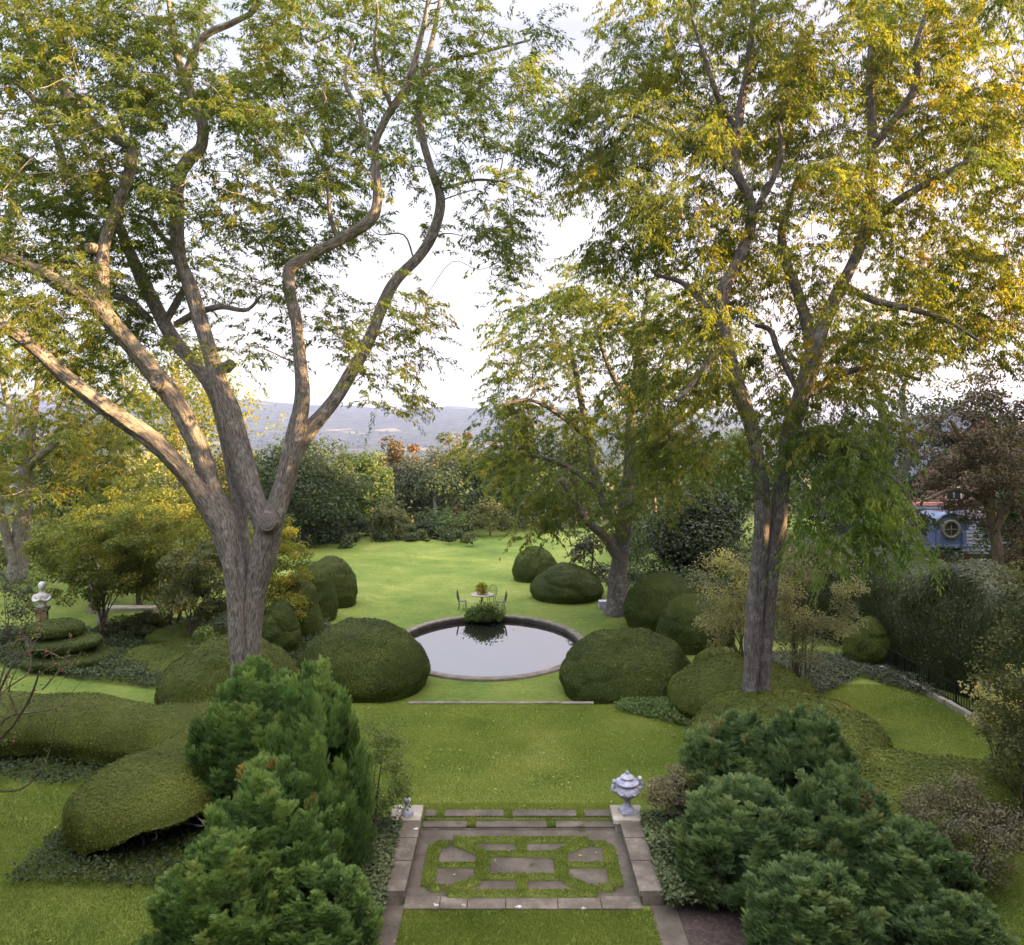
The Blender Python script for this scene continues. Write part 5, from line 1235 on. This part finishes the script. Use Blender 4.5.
# ------------------------------------------------------------------ statues, slab, small stones
def bust(x, y, zb, s, label, ph):
    root = empty('statue', (x, y, float(tz(x, y))), label, 'statue')
    zg = float(tz(x, y)); H = zb - zg
    mb = MB(); mb.box((0, 0, .06), (.5, .5, .12)); mb.box((0, 0, (H - .1) / 2 + .06), (.36, .36, H - .2)); mb.box((0, 0, H - .05), (.48, .48, .1)); mb.build('pedestal', M['stone'], root)
    mb = MB(); o = np.array([0, 0, H])
    def Lt(prof, c=(0, 0, 0), n=22, sx=1., sy=1.): 
        m2 = MB(); m2.lathe(prof, n=n); 
        for v, q, t in [(np.vstack(m2.v), np.vstack(m2.q), np.vstack(m2.t))]: mb.add(v * np.array([sx, sy, 1]) * s + np.array(c) * s + o, q, t, smooth=True)
    Lt([(.10, 0), (.15, .03), (.13, .08), (.12, .16), (.17, .26), (.215, .38), (.21, .46), (.15, .53), (.075, .57), (.06, .63), (.05, .66)], sx=1.15, sy=.8)
    Lt([(.01, -.155), (.06, -.14), (.10, -.07), (.115, .0), (.112, .06), (.085, .12), (.03, .15), (.002, .152)], (0, -.01, .78), sy=1.08)          # head
    Lt([(.01, -.07), (.10, -.05), (.135, .01), (.125, .08), (.07, .14), (.003, .155)], (0, .025, .83), n=26)                                         # curls
    for a in range(12): Lt([(.001, -.035), (.03, -.02), (.035, .01), (.001, .035)], (.115 * math.cos(a * .55 + .2), .02 + .10 * math.sin(a * .55 + .2), .86 + .02 * (a % 2)), n=8)
    Lt([(.001, -.03), (.018, -.02), (.014, .02), (.001, .035)], (0, -.125, .76), n=8)                                                                # nose
    for sx in (-1, 1):
        tube(mb, np.array([(sx * .20, 0, .48), (sx * .27, -.03, .36), (sx * .20, -.17, .28), (sx * .02, -.20, .34)]) * s + o, np.array([.075, .065, .055, .045]) * s, sides=10, per=4)
        Lt([(.001, -.02), (.015, -.01), (.015, .01), (.001, .02)], (sx * .045, -.108, .80), n=6)
    b = mb.build('figure', M['marble'], root); root.rotation_euler = (0, 0, ph)
bust((42 - CX) * 28.5 / F, 28.5, 1.45, 1.0, 'white stone bust with curled hair above the tiered dark shrub', .35)
bust((95 - CX) * 34.4 / F, 34.4, 1.55, .92, 'slim pale statue half hidden in the leftmost yellow shrub', -.2)

def slab():
    d = 33.0; xa, xb = (98 - CX) * d / F, (157 - CX) * d / F; x = (xa + xb) / 2; w = xb - xa
    zt = CAMZ - (608 - HZ) * d / F; z = float(tz(x, d)); root = empty('stone_bench', (x, d, z), 'long pale stone slab on two block legs among the yellow shrubs', 'bench')
    mb = MB(); mb.box((0, 0, zt - z), (w, .62, .11), taper=.985); mb.build('seat', M['slab'], root)
    for s in (-1, 1):
        mb = MB(); mb.box((s * (w / 2 - .2), 0, (zt - z) / 2 - .03), (.26, .5, zt - z - .05)); mb.build('leg', M['slab'], root)
slab()
mb = MB(); mb.box((0, 0, .2), (.52, .5, .4), taper=.95); x = (604 - CX) * 37.2 / F
tag(mb.build('stone_block', M['lead'], loc=(x, 37.2, float(tz(x, 37.2)) - .03)), 'small grey stone block at the foot of the lone locust', 'stone block')

# iron fence and stone kerb below the tall hedge
def fence():
    A = np.array([13.05, 26.4]); B = np.array([13.2, 19.4]); n = 56
    base = np.array([*((A + B) / 2), float(tz(*((A + B) / 2)))]); root = empty('iron_fence', base, 'low black iron fence standing before the tall hedge', 'fence')
    mb = MB(); rails = MB()
    for i in range(n):
        p = A + (B - A) * i / (n - 1); z = float(tz(*p)); post = i % 11 == 0
        q = np.array([p[0], p[1], z]) - base; mb.box(q + [0, 0, .36], (.04, .04, .74) if post else (.016, .016, .66))
    for h in (.12, .62):
        rails.box(np.array([(A[0] + B[0]) / 2, (A[1] + B[1]) / 2, base[2] + h]) - base, (.02, np.linalg.norm(B - A), .035), rz=-math.atan2(B[0] - A[0], -(B[1] - A[1])) * -1)
    mb.build('pickets', M['iron'], root); rails.build('rails', M['iron'], root)
    mb = MB(); k = 9
    for i in range(k):
        p = np.array([12.75, 25.9]) + (np.array([12.95, 20.4]) - np.array([12.75, 25.9])) * (i + .5) / k; mb.box((p[0], p[1], float(tz(*p)) + .05), (.16, .60, .22), rz=-.03)
    tag(mb.build('stone_kerb', M['slab']), 'pale stone kerb running along the foot of the iron fence', 'kerb')
fence()
mb = MB(); mb.box((0, 0, .35), (1.5, .4, .7)); mb.box((0, 0, .74), (1.6, .5, .1))
tag(mb.build('low_wall', M['stone'], loc=(13.5, 28.0, float(tz(13.5, 28.)))), 'short brown stone wall beside the round olive bush at the hedge end', 'low wall')

# ------------------------------------------------------------------ brick house with slate roof and round-windowed dormer
def house():
    d = 46.0; x0 = (905 - CX) * d / F; ze = CAMZ - (552 - HZ) * d / F; zr = CAMZ - (509 - HZ) * d / F
    zg = float(tz(26, d)) - 1.2
    root = empty('brick_house', (26., d, zg), 'brick house with dark slate roof and blue round-windowed dormer behind the tall hedge', 'house')
    o = np.array([26., d, zg]); W = lambda x, y, z: np.array([x, y, z]) - o
    mb = MB(); mb.box(W(26.5, d + 3., (zg + ze) / 2), (8.6, 5.6, ze - zg)); mb.build('wall', M['brick'], root)
    mb = MB(); xa, xb = 21.8, 31.2                                    # slate roof slope of the low wing
    mb.add([W(xa, d - .25, ze - .06), W(xb, d - .25, ze - .06), W(xb, d + 3., zr), W(xa, d + 3., zr), W(xa, d + 6.25, ze - .06), W(xb, d + 6.25, ze - .06),
            W(xa, d - .25, ze - .16), W(xb, d - .25, ze - .16), W(xb, d + 6.25, ze - .16), W(xa, d + 6.25, ze - .16)],
           [[0, 1, 2, 3], [3, 2, 5, 4], [0, 6, 7, 1], [4, 5, 8, 9], [6, 9, 8, 7]], [[0, 3, 4], [1, 5, 2]])
    n = 14
    for i in range(n):
        t = (i + .5) / n; mb.box(W((xa + xb) / 2, d - .25 + 3.25 * t, ze - .06 + (zr - ze + .06) * t + .015), (xb - xa, .05, .02))
    rf = mb.build('roof', M['slate'], root)
    mb = MB(); mb.box(W((xa + xb) / 2, d + 3., zr + .04), (xb - xa, .26, .2)); mb.build('ridge_tiles', M['pinkclay'], rf)
    # dormer: arched lead cheeks and hood round an oculus
    dx = (951 - CX) * (d - .2) / F; zb = ze + .35; r = .95; yc = d - .15
    mb = MB(); a = np.linspace(0, math.pi, 24); prof = np.concatenate([[[r, -.95]], np.stack([r * np.cos(a), r * np.sin(a)], 1), [[-r, -.95]]]); zc = zb + 1.05
    fr = np.array([W(dx + p[0], yc, zc + p[1]) for p in prof]); bk = fr + np.array([0, 2.4, 0]); m = len(fr)
    mb.add(np.vstack([fr, bk]), [[i, i + 1, m + i + 1, m + i] for i in range(m - 1)]); mb.add(np.vstack([fr, [W(dx, yc, zc)]]), tris=[[i, i + 1, m] for i in range(m - 1)] + [[m - 1, 0, m]])
    dm = mb.build('dormer', M['copper'], root)
    mb = MB(); V = []
    for (rr, yy) in ((r * 1.0, 0), (r * 1.0, -.16), (r * 1.12, -.16), (r * 1.12, .4)): V.append([W(dx + rr * math.cos(t), yc + yy, zc + rr * math.sin(t)) for t in a])
    grid_mesh(mb, np.array(V), closed=False); mb.box(W(dx, yc - .18, zb + .06), (2.5, .34, .13)); mb.box(W(dx - .78, yc - .08, zb + .5), (.2, .14, .85)); mb.box(W(dx + .78, yc - .08, zb + .5), (.2, .14, .85)); mb.build('hood', M['copper'], dm)
    def ring(mb, rin, rout, y, y2, n=36):
        t = np.linspace(0, 2 * math.pi, n, endpoint=False); V = []
        for (q, yy) in ((rin, y2), (rin, y), (rout, y), (rout, y2)): V.append([W(dx + q * math.cos(k), yc + yy, zc + .02 + q * math.sin(k)) for k in t])
        grid_mesh(mb, np.array(V))
    mb = MB(); ring(mb, .42, .58, -.12, 0); 
    for k in range(4): mb.box(W(dx, yc - .07, zc + .02), (.04, .03, .84) if k % 2 else (.84, .03, .04), 0) if k < 2 else None
    mb.build('round_window', M['kerb'], dm)
    mb = MB(); t = np.linspace(0, 2 * math.pi, 30, endpoint=False); mb.add(np.vstack([[W(dx + .43 * math.cos(k), yc - .03, zc + .02 + .43 * math.sin(k)) for k in t], [W(dx, yc - .03, zc + .02)]]), tris=[[i, (i + 1) % 30, 30] for i in range(30)]); mb.build('pane', M['glass'], dm)
    # main block behind with a gable
    gx0, gx1, gy = 27.2, 37., d + 5.; ge, gp = 5.0, 9.4
    mb = MB(); b0 = zg
    mb.add([W(gx0, gy, b0), W(gx1, gy, b0), W(gx1, gy, ge), W((gx0 + gx1) / 2, gy, gp), W(gx0, gy, ge), W(gx0, gy + 9, b0), W(gx0, gy + 9, ge), W((gx0 + gx1) / 2, gy + 9, gp), W(gx1, gy + 9, b0), W(gx1, gy + 9, ge)],
           [[0, 1, 2, 4], [5, 0, 4, 6], [1, 8, 9, 2], [8, 5, 6, 9]], [[4, 2, 3], [6, 7, 9]]); mb.build('gable_wall', M['brick'], root)
    mb = MB(); c = (gx0 + gx1) / 2
    for s, gx in ((-1, gx0), (1, gx1)):
        p = [W(c, gy - .2, gp + .05), W(gx + s * .35, gy - .2, ge - .25), W(gx + s * .35, gy + 9.2, ge - .25), W(c, gy + 9.2, gp + .05)]
        mb.add(np.vstack([p, np.array(p) + [0, 0, .16]]), [[0, 1, 2, 3], [4, 7, 6, 5], [0, 4, 5, 1], [1, 5, 6, 2], [2, 6, 7, 3], [3, 7, 4, 0]])
    mb.build('gable_roof', M['slate'], root)
    for wx in (30., 33.6):
        mb = MB(); f = .07; w, h = 1.0, 1.7; zc2 = 3.6
        for (px_, pz, sx, sz) in ((0, h / 2, w, f), (0, -h / 2, w, f), (-w / 2, 0, f, h), (w / 2, 0, f, h), (0, 0, f * .6, h), (0, 0, w, f * .6)): mb.box(W(wx + px_, gy - .06, zc2 + pz), (sx + (f if sx == w else 0), .08, sz))
        wn = mb.build('window', M['trim'], root)
        mb = MB(); mb.box(W(wx, gy - .03, zc2), (w - .02, .03, h - .02)); mb.build('pane', M['glass'], wn)
house()

# ------------------------------------------------------------------ woods: beyond the lawn and in the valley
def woods():
    mb = MB(); n = 3600
    y = np.exp(rng.uniform(math.log(115), math.log(3800), n)); x = rng.uniform(-.62, .62, n) * y
    s = rng.uniform(4.5, 8, n) * (1 + y / 2500); z = tz(x, y); 
    keep = (CAMZ - (z + s * 1.6)) > -y * .02
    x, y, s, z = x[keep], y[keep], s[keep], z[keep]; n = len(x)
    C = np.stack([x, y, z + s * .8], 1)
    k = 46; Cr = np.repeat(C, k, 0); sr = np.repeat(s, k); d = rdir(len(Cr)); d[:, 2] = np.abs(d[:, 2]) * 1.0 - .15
    pos = Cr + d * sr[:, None] * np.array([.75, .75, .9]) * rng.uniform(.75, 1.05, (len(Cr), 1))
    nr = norm(d + rng.normal(0, .5, d.shape)); var = np.repeat(rng.normal(.45, .22, n), k) + rng.normal(0, .08, len(Cr))
    leaves(mb, pos, norm(np.cross(nr, rdir(len(Cr)))), nr, sr * .42, sr * .36, var, fold=.1)
    tag(mb.build('far_woods', M['mixed']), 'wooded valley far below the garden', None, None, 'stuff')
woods()

def manor():
    y0 = -2.6; root = empty('manor_house', (0, y0, 0), 'tall brick house facing the terrace, behind the viewpoint', 'house')
    mb = MB(); mb.box((0, -5, 6.2), (34, 10, 12.6)); mb.build('wall', M['brick'], root)
    mb = MB(); a = np.array([(-17.6, .6, 12.45), (17.6, .6, 12.45), (17.6, -10.6, 12.45), (-17.6, -10.6, 12.45), (-11, -5, 17.), (11, -5, 17.)], float)
    mb.add(a, [[0, 1, 5, 4], [2, 3, 4, 5], [0, 3, 2, 1]], [[1, 2, 5], [3, 0, 4]]); mb.build('roof', M['slate'], root)
    for fl in (1.9, 5.6, 9.3):
        for i in range(-5, 6):
            if fl == 1.9 and i == 0: continue
            x = i * 3.1; w, h = 1.15, 1.9; f = .09
            mb = MB()
            for (px, pz, sx, sz) in ((0, h / 2 + f / 2, w + 2 * f, f), (0, -h / 2 - f / 2, w + 2 * f, f), (-w / 2 - f / 2, 0, f, h), (w / 2 + f / 2, 0, f, h), (0, 0, .04, h), (0, .3, w, .035)): mb.box((x + px, .05, fl + pz), (sx, .09, sz))
            wn = mb.build('window', M['trim'], root)
            mb = MB(); mb.box((x, .02, fl), (w, .03, h)); mb.build('pane', M['glass'], wn)
    mb = MB(); mb.box((0, .04, 1.25), (1.3, .08, 2.5)); mb.build('door', M['trim'], root)
manor()

n = 420; x = rng.uniform(-5, 6, n); y = rng.uniform(13, 22, n); l = rng.uniform(0, 1, n) < .5; x[l] = rng.uniform(-14, 13, l.sum()); y[l] = rng.uniform(11, 45, l.sum())
mb = MB(); leaves(mb, np.stack([x, y, ground_z(x, y) + .05], 1), rdir(n) * np.array([1, 1, .2]), norm(rng.normal(0, .25, (n, 3)) + [0, 0, 1]), rng.uniform(.05, .10, n), .045, rng.uniform(.5, 1, n), fold=.15)
tag(mb.build('fallen_leaves', M['pale']), 'fallen yellow leaves scattered on the grass', None, None, 'stuff')

# ------------------------------------------------------------------ air, light, camera
def haze(dens=8.5e-5):
    mb = MB(); mb.box((0, 4200, 125), (19000, 11000, 0)); 
    o = None
    lo, hi = -80., 345.
    mb = MB(); mb.box((0, 4000, (lo + hi) / 2), (18600, 10400, hi - lo))
    m, nt = new_mat('valley_air'); L = nt.links.new
    pv = nd(nt, 'ShaderNodeVolumePrincipled'); pv.inputs['Color'].default_value = (.36, .50, 1., 1); pv.inputs['Density'].default_value = dens; pv.inputs['Anisotropy'].default_value = .2
    out = nd(nt, 'ShaderNodeOutputMaterial'); L(pv.outputs[0], out.inputs['Volume'])
    o = mb.build('haze', m); o['kind'] = 'stuff'; o['label'] = 'thin blue evening air over the valley'
haze()

SUN_EL, SUN_AZ = R(11), R(99)            # azimuth clockwise from +Y (the view direction): light comes from the right
def light():
    sd = bpy.data.lights.new('sun', 'SUN'); sd.energy = 5.0; sd.angle = R(.6); sd.color = (1., .62, .29)
    so = bpy.data.objects.new('sun', sd); COL.objects.link(so)
    v = Vector((math.sin(SUN_AZ) * math.cos(SUN_EL), math.cos(SUN_AZ) * math.cos(SUN_EL), math.sin(SUN_EL)))
    so.rotation_euler = (-v).to_track_quat('-Z', 'Y').to_euler(); so.location = v * 60 + Vector((0, 20, 0))
    w = bpy.data.worlds.new('World'); SC.world = w; w.use_nodes = True; nt = w.node_tree; nt.nodes.clear(); L = nt.links.new
    sky = nd(nt, 'ShaderNodeTexSky', sky_type='NISHITA'); sky.sun_disc = False; sky.sun_elevation = SUN_EL; sky.sun_rotation = SUN_AZ
    sky.air_density = 1.0; sky.dust_density = 2.0; sky.ozone_density = 1.5; sky.altitude = 200
    # thin high veil of cloud whitening the sky
    tc = nd(nt, 'ShaderNodeTexCoord'); nz = nd(nt, 'ShaderNodeTexNoise'); nz.inputs['Scale'].default_value = 1.8; nz.inputs['Detail'].default_value = 5
    mp = nd(nt, 'ShaderNodeMapping'); mp.inputs['Scale'].default_value = (1, 1, 3.5); L(tc.outputs['Generated'], mp.inputs[0]); L(mp.outputs[0], nz.inputs['Vector'])
    rp = ramp(nt, [(.3, (.72,) * 3), (.7, (.92,) * 3)]); L(nz.outputs['Fac'], rp.inputs[0])
    mx = nd(nt, 'ShaderNodeMix', data_type='RGBA'); L(rp.outputs[0], mx.inputs['Factor']); L(sky.outputs[0], mx.inputs['A']); 
    sx = nd(nt, 'ShaderNodeSeparateXYZ'); L(tc.outputs['Generated'], sx.inputs[0])
    rv = ramp(nt, [(0, VEIL_LOW), (.25, VEIL), (.48, VEIL_TOP), (.75, VEIL_ZEN)]); L(sx.outputs[2], rv.inputs[0])
    vm = nd(nt, 'ShaderNodeVectorMath', operation='SCALE'); vm.inputs['Scale'].default_value = 10; wr = nd(nt, 'ShaderNodeMapRange'); wr.inputs['From Min'].default_value = -.05; wr.inputs['From Max'].default_value = .55; L(sx.outputs[0], wr.inputs['Value'])
    wm = nd(nt, 'ShaderNodeMix', data_type='RGBA', blend_type='MULTIPLY'); L(wr.outputs[0], wm.inputs['Factor']); L(rv.outputs[0], wm.inputs['A']); wm.inputs['B'].default_value = (1.12, .94, .84, 1)
    L(wm.outputs['Result'], vm.inputs[0]); L(vm.outputs[0], mx.inputs['B'])
    bg = nd(nt, 'ShaderNodeBackground'); bg.inputs['Strength'].default_value = .12; L(mx.outputs['Result'], bg.inputs['Color'])
    o = nd(nt, 'ShaderNodeOutputWorld'); L(bg.outputs[0], o.inputs[0])
VEIL_LOW = (.175, .146, .144); VEIL = (.152, .133, .134); VEIL_TOP = (.104, .101, .124); VEIL_ZEN = (.62, .61, .66)
light()

def camera():
    cd = bpy.data.cameras.new('camera'); cd.sensor_width = 36; cd.sensor_fit = 'HORIZONTAL'; cd.lens = F / 1024 * 36
    cd.shift_y = -(472.5 - HZ) / 1024; cd.clip_start = .1; cd.clip_end = 20000
    co = bpy.data.objects.new('camera', cd); COL.objects.link(co); co.location = (0, 0, CAMZ); co.rotation_euler = (R(90), 0, 0); SC.camera = co
camera()
SC.view_settings.view_transform = 'Standard'; SC.view_settings.look = 'None'; SC.view_settings.gamma = 1; SC.view_settings.exposure = 2.86
SC.view_settings.use_curve_mapping = False
SC.render.engine = 'CYCLES'; cy = SC.cycles
cy.max_bounces = 6; cy.diffuse_bounces = 3; cy.glossy_bounces = 3; cy.transmission_bounces = 4; cy.volume_bounces = 0; cy.transparent_max_bounces = 8
cy.caustics_reflective = False; cy.caustics_refractive = False; cy.sample_clamp_indirect = 6
cy.use_denoising = True
try: cy.denoiser = 'OPENIMAGEDENOISE'
except Exception: pass
